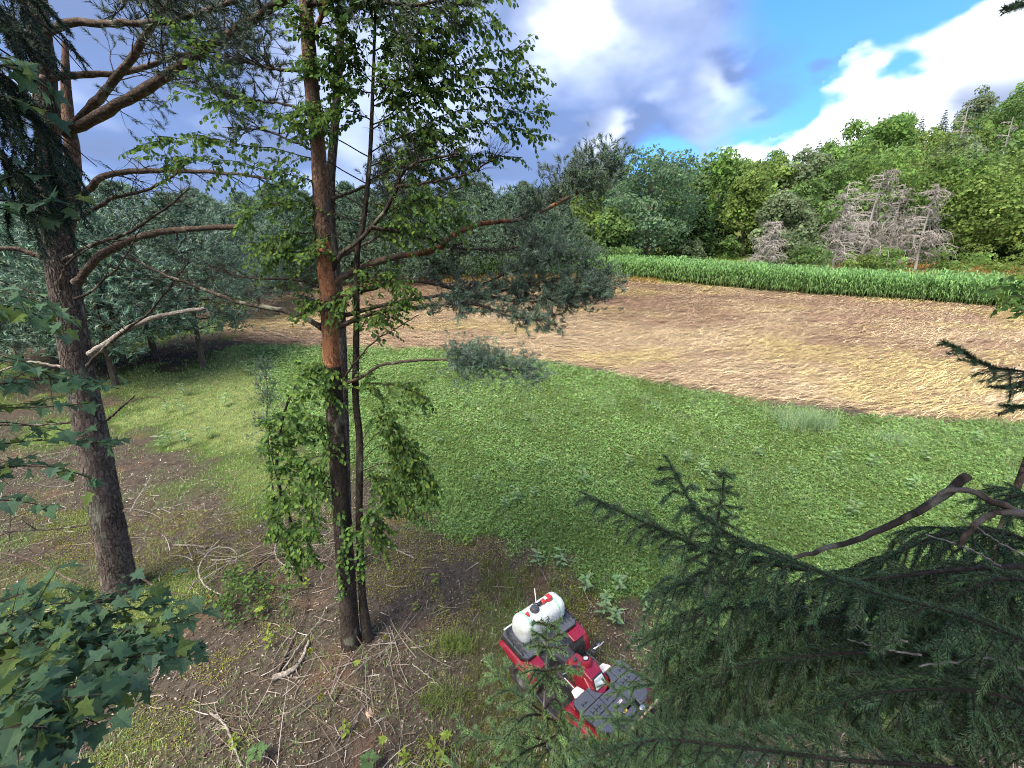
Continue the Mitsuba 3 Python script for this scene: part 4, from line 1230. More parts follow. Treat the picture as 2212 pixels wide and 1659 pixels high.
for pts, dep in LONG:
    c = spline(path_at(pts, dep), 16)
    c[1:] += np.cumsum(rng.normal(size=(15, 3)) * 0.016, axis=0)
    wood.tube(c, np.linspace(0.010, 0.003, 16), 5, cap=False)
    long_ = pts[-1][0] < 640
    spray(c, lv, wood, rng, 0.027, 0.074, 0.012, twigs=40 if not long_ else 26, twig_len=0.52, hang=0.8, start=0.06 if not long_ else 0.25)
# drooping leafy ends on the right, low down
for pts in ([(777, 958), (820, 900), (850, 930), (880, 1000)], [(776, 1000), (830, 960), (890, 1000), (935, 1060)], [(776, 1020), (840, 1000), (900, 1040), (930, 1090)], [(776, 1060), (820, 1030), (870, 1070), (900, 1110)], [(776, 1050), (800, 1030), (830, 1060), (850, 1110)], [(775, 1120), (790, 1100), (815, 1130), (830, 1190)], [(776, 980), (830, 930), (900, 985), (940, 1050)]):
    c = spline(path_at(pts, [6.3, 5.9]), 14)
    wood.tube(c, np.linspace(0.009, 0.003, 14), 4, cap=False)
    spray(c, lv, wood, rng, 0.025, 0.085, 0.008, twigs=32, twig_len=0.38, hang=0.9, start=0.3)
put(SAP, 'branches', wood, 'twig_wood')
lv.build(SAP)

SAP2 = thing('leafy_sapling', 'small crooked sapling hung with leaves left of the orange-barked pine foot', 'tree')
g2 = on_ground(648, 1255)
s2 = path_at([(648, 1255), (642, 1190), (625, 1120), (605, 1060), (598, 990), (612, 900), (640, 830), (680, 780)], [g2[1], 6.4])
s2[0] = [g2[0], g2[1], g2[2] - 0.1]
lv, wood = Leaves(OVATE, [c * 1.3 for c in SAP_GREENS]), MB()
put(SAP2, 'trunk', rough_tube(s2, [0.05, 0.045, 0.04, 0.036, 0.03, 0.026, 0.02, 0.012], 10, rng, 50, 0.05), 'plate_dark', smooth=True)
for pts in ([(605, 1060), (590, 1000), (580, 940), (600, 890)], [(612, 900), (640, 860), (690, 830), (720, 860)], [(600, 1000), (640, 950), (690, 930), (710, 990)], [(610, 1070), (640, 1020), (690, 1010), (705, 1080)], [(598, 990), (610, 940), (650, 900), (690, 900)], [(620, 1100), (640, 1060), (670, 1090), (680, 1150)], [(625, 1120), (605, 1080), (590, 1100), (600, 1160)], [(640, 830), (670, 800), (700, 790), (715, 810)], [(642, 1180), (640, 1140), (660, 1150), (670, 1210)], [(600, 1040), (620, 1000), (660, 1000), (675, 1050)], [(640, 1180), (620, 1150), (625, 1190), (640, 1225)]):
    c = spline(path_at(pts, [6.35, 6.0]), 14)
    wood.tube(c, np.linspace(0.009, 0.003, 14), 4, cap=False)
    spray(c, lv, wood, rng, 0.025, 0.088, 0.008, twigs=32, twig_len=0.38, hang=0.9, start=0.15)
put(SAP2, 'branches', wood, 'twig_wood')
lv.build(SAP2, 300)

VINE = thing('climbing_vine', 'leafy vine clinging to the dark lower trunk of the middle pine', 'vine')
lv, wood = Leaves(OVATE, [np.array(c) * 1.5 for c in SAP_GREENS[:5]]), MB()
for pts in ([(745, 1290), (728, 1230), (745, 1170), (760, 1130)], [(755, 1260), (745, 1200), (765, 1150), (780, 1170)], [(735, 1100), (745, 1150), (738, 1200)], [(790, 1230), (776, 1180), (790, 1120), (800, 1080)], [(790, 1130), (810, 1100), (830, 1110)], [(780, 1260), (778, 1210), (785, 1160)]):
    c = spline(path_at(pts, [6.05, 6.0]), 14)
    wood.tube(c, np.linspace(0.006, 0.003, 14), 4, cap=False)
    spray(c, lv, wood, rng, 0.03, 0.095, 0.006, twigs=6, twig_len=0.16, hang=0.7, start=0.0)
put(VINE, 'stem', wood, 'twig_wood')
lv.build(VINE, 200)

MAPLE_GREENS = [np.array(c) for c in [(0.10, 0.19, 0.115), (0.12, 0.22, 0.13), (0.15, 0.25, 0.145), (0.085, 0.16, 0.105), (0.17, 0.25, 0.085), (0.12, 0.21, 0.145)]]
MAP = thing('maple_tree', 'maple reaching in from the left border with sprays of large lobed leaves', 'maple tree')
base = np.array([-3.4, 1.55])
zt = float(terrain(*base))
mt = np.array([[base[0], base[1], zt - 0.2], [base[0] + 0.1, base[1], 3], [base[0] + 0.05, base[1] + 0.05, 6], [base[0], base[1], 8.6]])
put(MAP, 'trunk', rough_tube(mt, [0.13, 0.10, 0.075, 0.03], 14, rng, 70, 0.05), 'plate_dark', smooth=True)
lv, wood = Leaves(MAPLE, MAPLE_GREENS), MB()
BOTTOM = [([(-120, 1420), (60, 1350), (200, 1300), (330, 1285)], [2.5, 2.9]), ([(-120, 1470), (100, 1400), (280, 1360), (420, 1340)], [2.4, 2.9]), ([(-120, 1500), (100, 1450), (260, 1420), (400, 1420)], [2.3, 2.7]),
          ([(-120, 1540), (60, 1500), (180, 1480), (260, 1490)], [2.2, 2.4]), ([(-120, 1600), (40, 1550), (140, 1540), (215, 1565)], [2.1, 2.2]), ([(-120, 1360), (0, 1300), (100, 1270), (180, 1275)], [2.7, 3.0]),
          ([(-120, 1680), (0, 1620), (80, 1600), (150, 1620)], [1.9, 2.0]), ([(-120, 1440), (120, 1370), (300, 1310), (360, 1300)], [2.6, 3.0]), ([(-120, 1520), (120, 1440), (300, 1390), (450, 1400)], [2.5, 2.9]),
          ([(-120, 1580), (60, 1530), (160, 1510), (220, 1530)], [2.0, 2.2]), ([(-120, 1640), (0, 1580), (80, 1560), (120, 1600)], [1.9, 2.0]), ([(-100, 1400), (40, 1330), (140, 1300), (240, 1320)], [2.6, 2.8]), ([(-120, 1490), (50, 1420), (160, 1390), (260, 1400)], [2.4, 2.6])]
MID = [([(-150, 860), (0, 830), (120, 820), (260, 840)], [2.9, 3.4]), ([(-150, 900), (0, 880), (90, 880), (200, 870)], [2.9, 3.2]), ([(-150, 990), (0, 960), (130, 950), (250, 965)], [2.9, 3.3]), ([(-150, 1040), (0, 1010), (120, 1010), (210, 1040)], [2.8, 3.1]),
       ([(-150, 700), (0, 660), (80, 680), (140, 730)], [2.8, 3.1]), ([(-150, 640), (0, 630), (80, 650), (160, 690)], [2.8, 3.0]), ([(-150, 1090), (0, 1080), (60, 1085), (110, 1100)], [2.7, 2.9]), ([(-150, 930), (0, 910), (60, 920), (150, 930)], [2.7, 3.0]), ([(-150, 790), (0, 770), (70, 790), (130, 830)], [2.8, 3.0])]
TOP = [([(-150, 130), (0, 140), (70, 165), (130, 200)], [1.8, 1.9]), ([(-150, 430), (0, 430), (70, 440), (170, 425)], [1.9, 2.0]), ([(-150, 460), (0, 450), (60, 455), (110, 465)], [1.9, 2.0]), ([(-150, 380), (0, 385), (60, 380), (90, 370)], [1.9, 2.0]), ([(-150, 200), (0, 205), (40, 215), (80, 240)], [1.8, 1.9]), ([(-150, 110), (0, 120), (30, 140), (60, 170)], [1.8, 1.9])]
for grp, step, size, tw, tl, flat in ((BOTTOM, 0.055, 0.115, 10, 0.38, 0.35), (MID, 0.06, 0.105, 9, 0.36, 0.45), (TOP, 0.065, 0.105, 4, 0.2, 0.2)):
    for pts, dep in grp:
        c = spline(path_ahead(pts, dep), 16)
        root = mt[1] + (mt[3] - mt[1]) * np.clip((c[0][2] - 0.3 - 3) / 5.6, 0, 1)
        c = spline(np.vstack([root, c[::3]]), 20)
        wood.tube(c, np.linspace(0.012, 0.003, 20), 5, cap=False)
        spray(c, lv, wood, rng, step, size, 0.010, twigs=tw, twig_len=tl, hang=0.35, flat=flat, start=0.42)
put(MAP, 'branches', wood, 'twig_wood')
lv.build(MAP)

RS = thing('leafy_sapling', 'green sapling branch at the right border in front of the tall crop', 'tree')
lv, wood = Leaves(OVATE, [c * 1.0 for c in SAP_GREENS]), MB()
xb, yb = 7.2, 5.2
rs = np.array([[xb, yb, float(terrain(xb, yb)) - 0.1], [xb + 0.1, yb, 4.0], [xb, yb, 7.6]])
put(RS, 'trunk', rough_tube(rs, [0.06, 0.045, 0.012], 10, rng, 40, 0.04), 'plate_dark', smooth=True)
for pts in ([(2270, 660), (2220, 625), (2180, 615), (2135, 630)], [(2270, 690), (2230, 650), (2190, 640), (2160, 665)], [(2270, 640), (2240, 605), (2210, 595), (2180, 600)], [(2270, 700), (2230, 670), (2200, 660)]):
    c = spline(path_ahead(pts, [5.9, 5.4]), 12)
    wood.tube(c, np.linspace(0.008, 0.003, 12), 4, cap=False)
    spray(c, lv, wood, rng, 0.035, 0.10, 0.007, twigs=7, twig_len=0.24, hang=0.6, start=0.1)
put(RS, 'branches', wood, 'twig_wood')
lv.build(RS, 120)
# ------------------------------------------------------------------ spruces close to the camera
rng = np.random.default_rng(61)


def shoot_template(rng, n=100, ln=0.25, w=0.019):
    """A needled shoot of unit length along +x."""
    t = (np.arange(n) + rng.random(n)) / n * 1.02 - 0.02
    a = rng.random(n) * 6.283
    lean = 0.75 + 0.25 * rng.random(n)
    d = np.stack([np.cos(lean), np.sin(lean) * np.cos(a), np.sin(lean) * np.sin(a)], 1)
    o = np.stack([t, 0 * t, 0 * t], 1)
    s = unit(np.cross(d, rng.normal(size=(n, 3)))) * w
    tip = o + d * (ln * (0.8 + 0.35 * rng.random(n)))[:, None]
    return np.stack([o - s, o + s, tip], 1).reshape(-1, 3), np.arange(3 * n).reshape(-1, 3)


SHOOTS = [shoot_template(rng) for _ in range(3)]
SPRUCE = np.array([0.058, 0.108, 0.055])


class Spruce:
    def __init__(self, seg=0.105, kid=0.044):
        self.kid = kid
        self.o, self.d, self.tip, self.wood, self.seg = [], [], [], MB(), seg

    def needles_on(self, c, start=0.0):
        L = np.linalg.norm(np.diff(c, axis=0), axis=1).sum()
        n = max(1, int(round(L * (1 - start) / self.seg)))
        u = np.linspace(0, 1, len(c))
        s = start + (1 - start) * np.arange(n + 1) / n
        p = np.stack([np.interp(s, u, c[:, k]) for k in range(3)], 1)
        self.o.append(p[:-1])
        self.d.append(p[1:] - p[:-1])
        tip = np.zeros(n)
        tip[-1] = 1
        self.tip.append(tip)

    def branchlet(self, o, d, L, droop, r, kids=True, turn=0.35):
        q = np.linspace(0, 1, 7)[:, None]
        c = o + d * L * (q - 0.25 * droop * q ** 2) + np.array([0, 0, -1.0]) * (droop * L * 0.75 * q ** 2) + np.array([0, 0, 1.0]) * turn * 0.2 * L * q ** 3
        c[1:] += np.cumsum(rng.normal(size=(6, 3)) * 0.012 * L, axis=0)
        self.wood.tube(c, np.linspace(r, 0.0011, 7), 4, cap=False)
        self.needles_on(c)
        if kids:
            t = unit(np.gradient(c, axis=0))
            for s in np.arange(0.22, 0.95, self.kid / max(L, 0.1)):
                k = min(int(s * 6), 5)
                oo = c[k] + (c[k + 1] - c[k]) * (s * 6 - k)
                side = unit(np.cross(t[k], rng.normal(size=3) * 0.5 + np.array([0, 0, 1.0]))) * rng.choice([-1, 1])
                dd = unit(t[k] * 0.9 + side * 0.6 + rng.normal(size=3) * 0.1)
                self.branchlet(oo, dd, L * 0.42 * (1.1 - 0.6 * s) * (0.7 + 0.5 * rng.random()), droop * 0.7, r * 0.65, False)

    def bough(self, c, L, droop, r0, r1, start=0.1, step=0.032, needled=0.0, kids=True, hang_bias=0.0):
        self.wood.tube(c, np.linspace(r0, r1, len(c)), 7, cap=True)
        for _ in range(2):
            self.needles_on(c + rng.normal(size=c.shape) * 0.002, needled)
        total = np.linalg.norm(np.diff(c, axis=0), axis=1).sum()
        u = np.linspace(0, 1, len(c))
        tg = unit(np.gradient(c, axis=0))
        sg = 1
        for s in np.arange(start, 0.97, step / total):
            s += rng.normal() * 0.2 * step / total
            s = min(max(s, 0), 0.985)
            o = np.array([np.interp(s, u, c[:, k]) for k in range(3)])
            t = unit(np.array([np.interp(s, u, tg[:, k]) for k in range(3)]))
            side = unit(np.cross(t, [0, 0, 1.0])) * sg
            sg = -sg
            d = unit(t * 0.7 + side * (0.75 - 0.5 * hang_bias) + np.array([0, 0, 0.12 - hang_bias]) + rng.normal(size=3) * 0.12)
            ll = L * (0.35 + 0.85 * (1 - s) ** 0.7) * (0.7 + 0.5 * rng.random())
            self.branchlet(o, d, min(ll, L), droop * (0.7 + 0.6 * rng.random()), 0.0024, kids)

    def build(self, parent, colour=SPRUCE, name='needles', fresh=0.5):
        put(parent, 'twigs' if name == 'needles' else 'twig', self.wood, 'twig_wood')
        o, d, tip = np.vstack(self.o), np.vstack(self.d), np.concatenate(self.tip)
        n = len(o)
        ln = np.linalg.norm(d, axis=1)
        m = frames(d, rng)
        m = np.stack([m[:, :, 0] * ln[:, None], m[:, :, 1] * self.seg, m[:, :, 2] * self.seg], -1)
        col = jitter(colour, n, rng, 0.2, 0.06) * (1 + fresh * tip[:, None] * np.array([1.3, 1.0, 0.7]))
        mb = MB()
        for k, t in enumerate(SHOOTS):
            s = np.arange(n) % 3 == k
            mb.stamp(*t, o[s], m[s], col[s])
        put(parent, name, mb, 'needle', kind='stuff')
        return n


SPR = thing('spruce_tree', 'dark spruce whose drooping boughs fill the lower right corner', 'spruce tree')
sx, sy = 3.3, 0.25
put(SPR, 'trunk', rough_tube(np.array([[sx, sy, -0.2], [sx, sy, 3.5], [sx + 0.03, sy, 8], [sx, sy, 13.8]]), [0.17, 0.14, 0.09, 0.02], 18, rng, 90, 0.05), 'plate_dark', smooth=True)
sp = Spruce(0.085)
BOUGHS = [  # pixel path, depth along the axis, branchlet length, droop, radii, needles from
    ([(2320, 1430), (2083, 1332), (1895, 1284), (1735, 1222), (1605, 1171), (1503, 1103), (1470, 1040), (1437, 985)], [1.35, 1.75], 0.26, 1.0, 0.0055, 0.002, 0.0),
    ([(1760, 1235), (1640, 1215), (1540, 1195), (1430, 1145), (1340, 1105), (1253, 1062)], [1.58, 1.8], 0.22, 0.8, 0.006, 0.002, 0.0),
    ([(2320, 1210), (2212, 1222), (2049, 1233), (1930, 1247), (1838, 1257)], [1.7, 1.65], 0.26, 1.1, 0.013, 0.006, 0.7),
    ([(2320, 1330), (2150, 1260), (1980, 1290), (1800, 1340), (1650, 1380), (1520, 1390), (1400, 1450)], [1.6, 1.9], 0.34, 1.3, 0.010, 0.003, 0.0),
    ([(2320, 1500), (2100, 1430), (1900, 1410), (1720, 1420), (1560, 1450), (1430, 1520)], [1.45, 1.75], 0.32, 1.2, 0.010, 0.003, 0.0),
    ([(2320, 1240), (2200, 1160), (2060, 1150), (1950, 1190), (1850, 1240)], [1.9, 1.9], 0.34, 1.4, 0.010, 0.003, 0.0),
    ([(2320, 1570), (2150, 1500), (1980, 1490), (1840, 1510), (1720, 1560)], [1.3, 1.5], 0.26, 1.0, 0.009, 0.003, 0.0),
    ([(2320, 1720), (2050, 1660), (1800, 1640), (1560, 1610), (1400, 1600), (1240, 1650)], [1.2, 1.45], 0.20, 0.5, 0.009, 0.003, 0.25),
    ([(2320, 1390), (2180, 1330), (2040, 1360), (1900, 1400), (1790, 1470)], [2.0, 2.0], 0.36, 1.4, 0.010, 0.003, 0.0),
    ([(2320, 1150), (2240, 1080), (2180, 1075), (2140, 1110)], [2.0, 2.0], 0.26, 1.0, 0.009, 0.003, 0.0),
    ([(2000, 1440), (1880, 1370), (1740, 1330), (1600, 1310), (1480, 1340), (1380, 1400)], [1.7, 1.85], 0.30, 1.3, 0.007, 0.003, 0.0),
    ([(1900, 1420), (1760, 1400), (1620, 1400), (1500, 1440), (1420, 1500)], [1.75, 1.85], 0.28, 1.3, 0.007, 0.003, 0.0),
    ([(2000, 1520), (1860, 1470), (1700, 1480), (1560, 1520), (1480, 1560)], [1.7, 1.8], 0.25, 1.2, 0.007, 0.003, 0.0),
    ([(2320, 1290), (2180, 1250), (2060, 1290), (1960, 1340)], [1.5, 1.6], 0.28, 1.2, 0.009, 0.003, 0.0),
    ([(2320, 1460), (2120, 1400), (1940, 1370), (1780, 1350), (1620, 1350)], [2.1, 2.2], 0.40, 1.4, 0.009, 0.003, 0.0),
    ([(2320, 1360), (2120, 1300), (1960, 1260), (1820, 1260), (1700, 1300)], [2.0, 2.1], 0.40, 1.4, 0.009, 0.003, 0.0),
    ([(2320, 1560), (2150, 1460), (2000, 1430), (1860, 1440)], [1.7, 1.8], 0.34, 1.3, 0.009, 0.003, 0.0),
    ([(1800, 1300), (1690, 1275), (1580, 1260), (1480, 1260), (1400, 1300)], [1.75, 1.9], 0.26, 1.2, 0.006, 0.003, 0.0),
    ([(1760, 1450), (1640, 1430), (1520, 1470), (1440, 1530)], [1.9, 1.95], 0.28, 1.3, 0.006, 0.003, 0.0),
    ([(2320, 1640), (2180, 1580), (2050, 1590), (1960, 1640)], [1.3, 1.35], 0.22, 0.9, 0.008, 0.003, 0.0),
]
for pts, dep, L, droop, r0, r1, nd in BOUGHS:
    c = spline(path_ahead(pts, dep), 26)
    sp.bough(c, L, droop, r0, r1, needled=nd, start=0.05 if nd == 0 else nd * 0.5)
# the bough that crosses the right border higher up, and a tip at the top right corner
c = spline(path_ahead([(2330, 830), (2212, 803), (2130, 790), (2080, 760), (2035, 737)], [1.5, 1.5]), 18)
sp.bough(c, 0.13, 0.7, 0.005, 0.002, start=0.3, step=0.035, needled=0.45, kids=False)
c = spline(path_ahead([(2330, 840), (2230, 820), (2190, 840), (2140, 835)], [1.5, 1.5]), 14)
sp.bough(c, 0.10, 0.9, 0.004, 0.002, start=0.3, step=0.06, needled=0.4, kids=False)
c = spline(path_ahead([(2330, 890), (2260, 860), (2200, 880), (2165, 875)], [1.5, 1.5]), 12)
sp.bough(c, 0.09, 0.6, 0.004, 0.002, start=0.3, step=0.06, needled=0.3, kids=False)
c = spline(path_ahead([(2330, -40), (2260, -10), (2215, 10), (2165, 22)], [1.3, 1.3]), 12)
sp.bough(c, 0.07, 0.2, 0.004, 0.002, start=0.3, step=0.05, needled=0.3, kids=False)
# the crown goes on above the picture
for z in np.arange(9.8, 13.4, 0.42):
    for a in np.arange(6) * 1.047 + rng.random() * 6:
        e, r = np.array([math.cos(a), math.sin(a), 0]), 2.6 * (14.2 - z) / 4.4
        o = np.array([sx, sy, z])
        sp2 = spline(np.array([o, o + e * r * 0.5 + np.array([0, 0, 0.1]), o + e * r + np.array([0, 0, -0.05])]), 14)
        sp.bough(sp2, 0.5, 0.9, 0.02, 0.004, start=0.1, step=0.14, kids=False)
print('spruce shoots', sp.build(SPR))
for pts, dep, r0, r1, bs, lab in [
        ([(1715, 1206), (1793, 1181), (1861, 1161), (1947, 1123), (2015, 1085), (2090, 1028)], [1.62, 1.6], 0.008, 0.017, 'bark_dark', 'bare brown limb with a sawn end'),
        ([(2010, 1090), (2040, 1062), (2090, 1060), (2130, 1075), (2203, 1108), (2330, 1175)], [1.6, 1.5], 0.008, 0.020, 'bark_limb', 'bare limb running to the right border'),
        ([(2070, 1180), (2110, 1130), (2160, 1108), (2240, 1115)], [1.55, 1.5], 0.008, 0.014, 'bark_limb', None),
        ([(1760, 1450), (1790, 1495), (1844, 1553), (1913, 1612), (1990, 1690)], [1.9, 1.75], 0.024, 0.036, 'bark_dark', 'dark thick limb under the boughs'),
        ([(1590, 1580), (1660, 1535), (1750, 1510), (1820, 1500)], [1.9, 1.85], 0.010, 0.016, 'bark_limb', None),
        ([(1930, 1640), (2010, 1590), (2110, 1570), (2200, 1520), (2330, 1490)], [1.6, 1.5], 0.007, 0.013, 'bark_limb', None),
        ([(1830, 1380), (1905, 1400), (1990, 1415)], [1.5, 1.45], 0.002, 0.004, 'dead_wood', None),
        ([(1850, 1350), (1890, 1372), (1960, 1385)], [1.5, 1.45], 0.002, 0.004, 'dead_wood', None),
        ([(1985, 1440), (2060, 1430), (2130, 1420), (2212, 1445)], [1.4, 1.35], 0.003, 0.005, 'dead_wood', None),
        ([(2070, 1550), (2140, 1590), (2212, 1620)], [1.4, 1.3], 0.003, 0.005, 'dead_wood', None),
        ([(2000, 1155), (2080, 1180), (2160, 1222)], [1.55, 1.6], 0.002, 0.004, 'dead_wood', None),
        ([(2060, 1110), (2140, 1160), (2212, 1200)], [1.6, 1.55], 0.002, 0.004, 'dead_wood', None)]:
    c = spline(path_ahead(pts, dep), 20)
    c[1:-1] += rng.normal(size=(18, 3)) * 0.002
    put(SPR, 'branch', MB().tube(c, np.linspace(r0, r1, 20), 10), bs, smooth=50, label=lab)

# the young spruce whose top stands before the quad bike
FS = thing('spruce_sapling', 'young spruce with a pale stem standing between the camera and the quad bike', 'spruce tree')
stem = [(1184, 1330), (1184, 1362), (1182, 1407), (1178, 1468), (1174, 1538), (1178, 1597), (1190, 1646), (1205, 1760)]
cs = path_ahead(stem, [1.95, 1.75])
gz = float(terrain(cs[-1][0], cs[-1][1]))
cs = np.vstack([cs, [[cs[-1][0], cs[-1][1], (cs[-1][2] + gz) / 2], [cs[-1][0], cs[-1][1], gz - 0.1]]])
put(FS, 'trunk', MB().tube(spline(cs, 60), np.interp(np.linspace(0, 1, 60), [0, 0.15, 0.4, 1], [0.002, 0.006, 0.012, 0.04]), 10), 'dead_wood', smooth=True)
sp = Spruce(0.085, 0.06)
sp.needles_on(spline(path_ahead(stem[:4], [1.95, 1.87]), 10))
for pts, dep, L, droop in [
        ([(1184, 1352), (1165, 1345), (1150, 1343)], [1.94, 1.94], 0.05, 0.3), ([(1184, 1352), (1205, 1345), (1212, 1338)], [1.94, 1.94], 0.05, 0.3), ([(1184, 1356), (1195, 1352), (1203, 1362)], [1.94, 1.88], 0.05, 0.3),
        ([(1183, 1385), (1165, 1370), (1147, 1362)], [1.9, 1.9], 0.06, 0.3), ([(1183, 1385), (1205, 1372), (1222, 1372)], [1.9, 1.9], 0.06, 0.3), ([(1182, 1400), (1160, 1395), (1140, 1400)], [1.9, 1.85], 0.07, 0.5), ([(1182, 1398), (1205, 1400), (1225, 1412)], [1.9, 1.85], 0.07, 0.5),
        ([(1179, 1450), (1210, 1445), (1240, 1452), (1256, 1456)], [1.85, 1.75], 0.09, 0.5), ([(1179, 1450), (1150, 1448), (1120, 1458)], [1.85, 1.8], 0.09, 0.5), ([(1179, 1455), (1195, 1470), (1210, 1500)], [1.85, 1.7], 0.09, 0.7), ([(1179, 1455), (1165, 1472), (1140, 1500)], [1.85, 1.7], 0.09, 0.7),
        ([(1174, 1540), (1140, 1515), (1105, 1490), (1075, 1455), (1048, 1420)], [1.8, 2.0], 0.20, 0.7), ([(1174, 1535), (1200, 1510), (1222, 1550), (1235, 1590)], [1.8, 1.7], 0.14, 0.9), ([(1174, 1545), (1140, 1545), (1110, 1570), (1090, 1610)], [1.8, 1.65], 0.16, 0.9), ([(1175, 1550), (1200, 1560), (1220, 1600), (1232, 1650)], [1.8, 1.6], 0.14, 0.9),
        ([(1177, 1597), (1130, 1592), (1080, 1598), (1030, 1590), (990, 1570)], [1.78, 1.9], 0.17, 0.7), ([(1178, 1600), (1210, 1590), (1240, 1620), (1250, 1660)], [1.78, 1.65], 0.16, 0.9), ([(1178, 1605), (1140, 1620), (1100, 1650), (1060, 1690)], [1.78, 1.55], 0.16, 0.9), ([(1180, 1620), (1195, 1640), (1220, 1690)], [1.78, 1.6], 0.14, 0.9),
        ([(1195, 1690), (1130, 1680), (1060, 1700)], [1.75, 1.7], 0.18, 0.8), ([(1195, 1690), (1260, 1670), (1320, 1690)], [1.75, 1.7], 0.18, 0.8)]:
    c = spline(path_ahead(pts, dep), 16)
    sp.bough(c, L, droop, 0.005, 0.002, start=0.12, step=0.045, needled=0.0 if L < 0.12 else 0.25, kids=L > 0.12)
# below the frame the whorls go on down the stem
for z in np.arange(cs[-3][2] - 0.35, gz + 0.4, -0.4):
    for a in np.arange(5) * 1.2566 + rng.random() * 6:
        o = np.array([cs[-1][0], cs[-1][1], z])
        e = np.array([math.cos(a), math.sin(a), 0])
        c = spline(np.array([o, o + e * 0.35 + np.array([0, 0, 0.06]), o + e * 0.75 + np.array([0, 0, -0.03])]), 12)
        sp.bough(c, 0.22, 0.8, 0.006, 0.002, start=0.2, step=0.09, needled=0.3, kids=False)
sp.build(FS, np.array([0.11, 0.19, 0.085]), fresh=0.5)

# upright spruce tips at the bottom edge, in front of the quad bike's rack
FT = thing('spruce_sapling', 'fresh spruce shoots rising at the bottom edge in front of the rack', 'spruce tree')
sp = Spruce(0.085, 0.06)
for pts, dep in [([(1330, 1700), (1334, 1640), (1336, 1580), (1333, 1545)], [1.5, 1.55]), ([(1330, 1700), (1310, 1640), (1285, 1600), (1270, 1578)], [1.5, 1.5]), ([(1330, 1700), (1290, 1660), (1250, 1620), (1222, 1612)], [1.5, 1.5]), ([(1330, 1700), (1360, 1650), (1370, 1620)], [1.5, 1.5]), ([(1330, 1720), (1420, 1660), (1500, 1620), (1580, 1610)], [1.5, 1.4])]:
    c = spline(path_ahead(pts, dep), 14)
    sp.bough(c, 0.10, 0.2, 0.005, 0.002, start=0.3, step=0.04, kids=False)
b0 = path_ahead([(1330, 1720)], [1.5])[0]
gz = float(terrain(b0[0], b0[1]))
put(FT, 'trunk', MB().tube([b0 + np.array([0, 0, 0.05]), [b0[0], b0[1], (b0[2] + gz) / 2], [b0[0], b0[1], gz - 0.1]], [0.006, 0.02, 0.035], 8), 'bark_limb', smooth=True)
for z in np.arange(b0[2] - 0.35, gz + 0.4, -0.45):
    for a in np.arange(5) * 1.2566 + rng.random() * 6:
        o = np.array([b0[0], b0[1], z])
        e = np.array([math.cos(a), math.sin(a), 0])
        sp.bough(spline(np.array([o, o + e * 0.3 + np.array([0, 0, 0.05]), o + e * 0.65]), 12), 0.2, 0.8, 0.006, 0.002, start=0.2, step=0.09, needled=0.3, kids=False)
sp.build(FT, np.array([0.12, 0.21, 0.09]), fresh=0.6)

# the small spruce top seen above the large bough, out over the clover
BS = thing('spruce_sapling', 'small spruce leader standing against the clover above the large bough', 'spruce tree')
tp = ahead(1566, 1020, 3.0)
gz = float(terrain(tp[0], tp[1]))
put(BS, 'trunk', MB().tube([[tp[0], tp[1], gz - 0.1], [tp[0], tp[1], (gz + tp[2]) / 2], tp], [0.05, 0.03, 0.003], 8), 'bark_limb', smooth=True)
sp = Spruce(0.13)
sp.needles_on(np.array([tp + np.array([0, 0, -0.55]), tp + np.array([0, 0, -0.2]), tp]))
z = tp[2] - 0.02
k = 0
while z > gz + 0.5:
    r = min(0.07 + 0.30 * (tp[2] - z), 1.0)
    for a in np.arange(5) * 1.2566 + 0.5 * k:
        o = np.array([tp[0], tp[1], z])
        e = np.array([math.cos(a), math.sin(a), 0])
        c = spline(np.array([o, o + e * r * 0.5 + np.array([0, 0, 0.05 * r]), o + e * r + np.array([0, 0, 0.0])]), 10)
        sp.bough(c, 0.30 * r, 0.6, 0.004, 0.002, start=0.25, step=0.07, kids=False)
    z -= 0.13 if k < 4 else 0.30
    k += 1
sp.build(BS, np.array([0.08, 0.14, 0.07]))

# dark spruce boughs hanging at the top left
LS = thing('spruce_tree', 'dark spruce hanging in shadow at the upper left corner', 'spruce tree')
lx, ly = -2.9, 0.9
put(LS, 'trunk', rough_tube(np.array([[lx, ly, -0.2], [lx, ly, 5], [lx, ly, 13.8]]), [0.18, 0.14, 0.03], 16, rng, 60, 0.05), 'plate_dark', smooth=True)
sp = Spruce(0.10)
for pts, dep, L, droop in [([(-150, 180), (-40, 215), (50, 235), (100, 300), (118, 420)], [1.9, 2.1], 0.40, 1.5), ([(-150, 60), (-40, 60), (40, 75), (80, 130)], [1.9, 2.2], 0.34, 1.4), ([(-150, -60), (-20, -40), (60, -10), (110, 60)], [1.9, 2.3], 0.34, 1.3), ([(-150, 250), (-60, 280), (0, 330), (30, 430)], [1.8, 2.0], 0.36, 1.5), ([(-150, 120), (-50, 150), (20, 170), (60, 240)], [1.8, 2.0], 0.34, 1.4)]:
    c = spline(path_ahead(pts, dep), 20)
    sp.bough(c, L, droop, 0.012, 0.004, start=0.15, step=0.05)
for z in np.arange(9.8, 13.4, 0.42):
    for a in np.arange(6) * 1.047 + rng.random() * 6:
        e, r = np.array([math.cos(a), math.sin(a), 0]), 2.8 * (14.2 - z) / 4.4
        o = np.array([lx, ly, z])
        sp.bough(spline(np.array([o, o + e * r * 0.5 + np.array([0, 0, 0.1]), o + e * r + np.array([0, 0, -0.05])]), 14), 0.55, 0.9, 0.02, 0.004, start=0.1, step=0.15, kids=False)
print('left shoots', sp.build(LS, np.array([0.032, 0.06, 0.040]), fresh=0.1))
wood = MB()
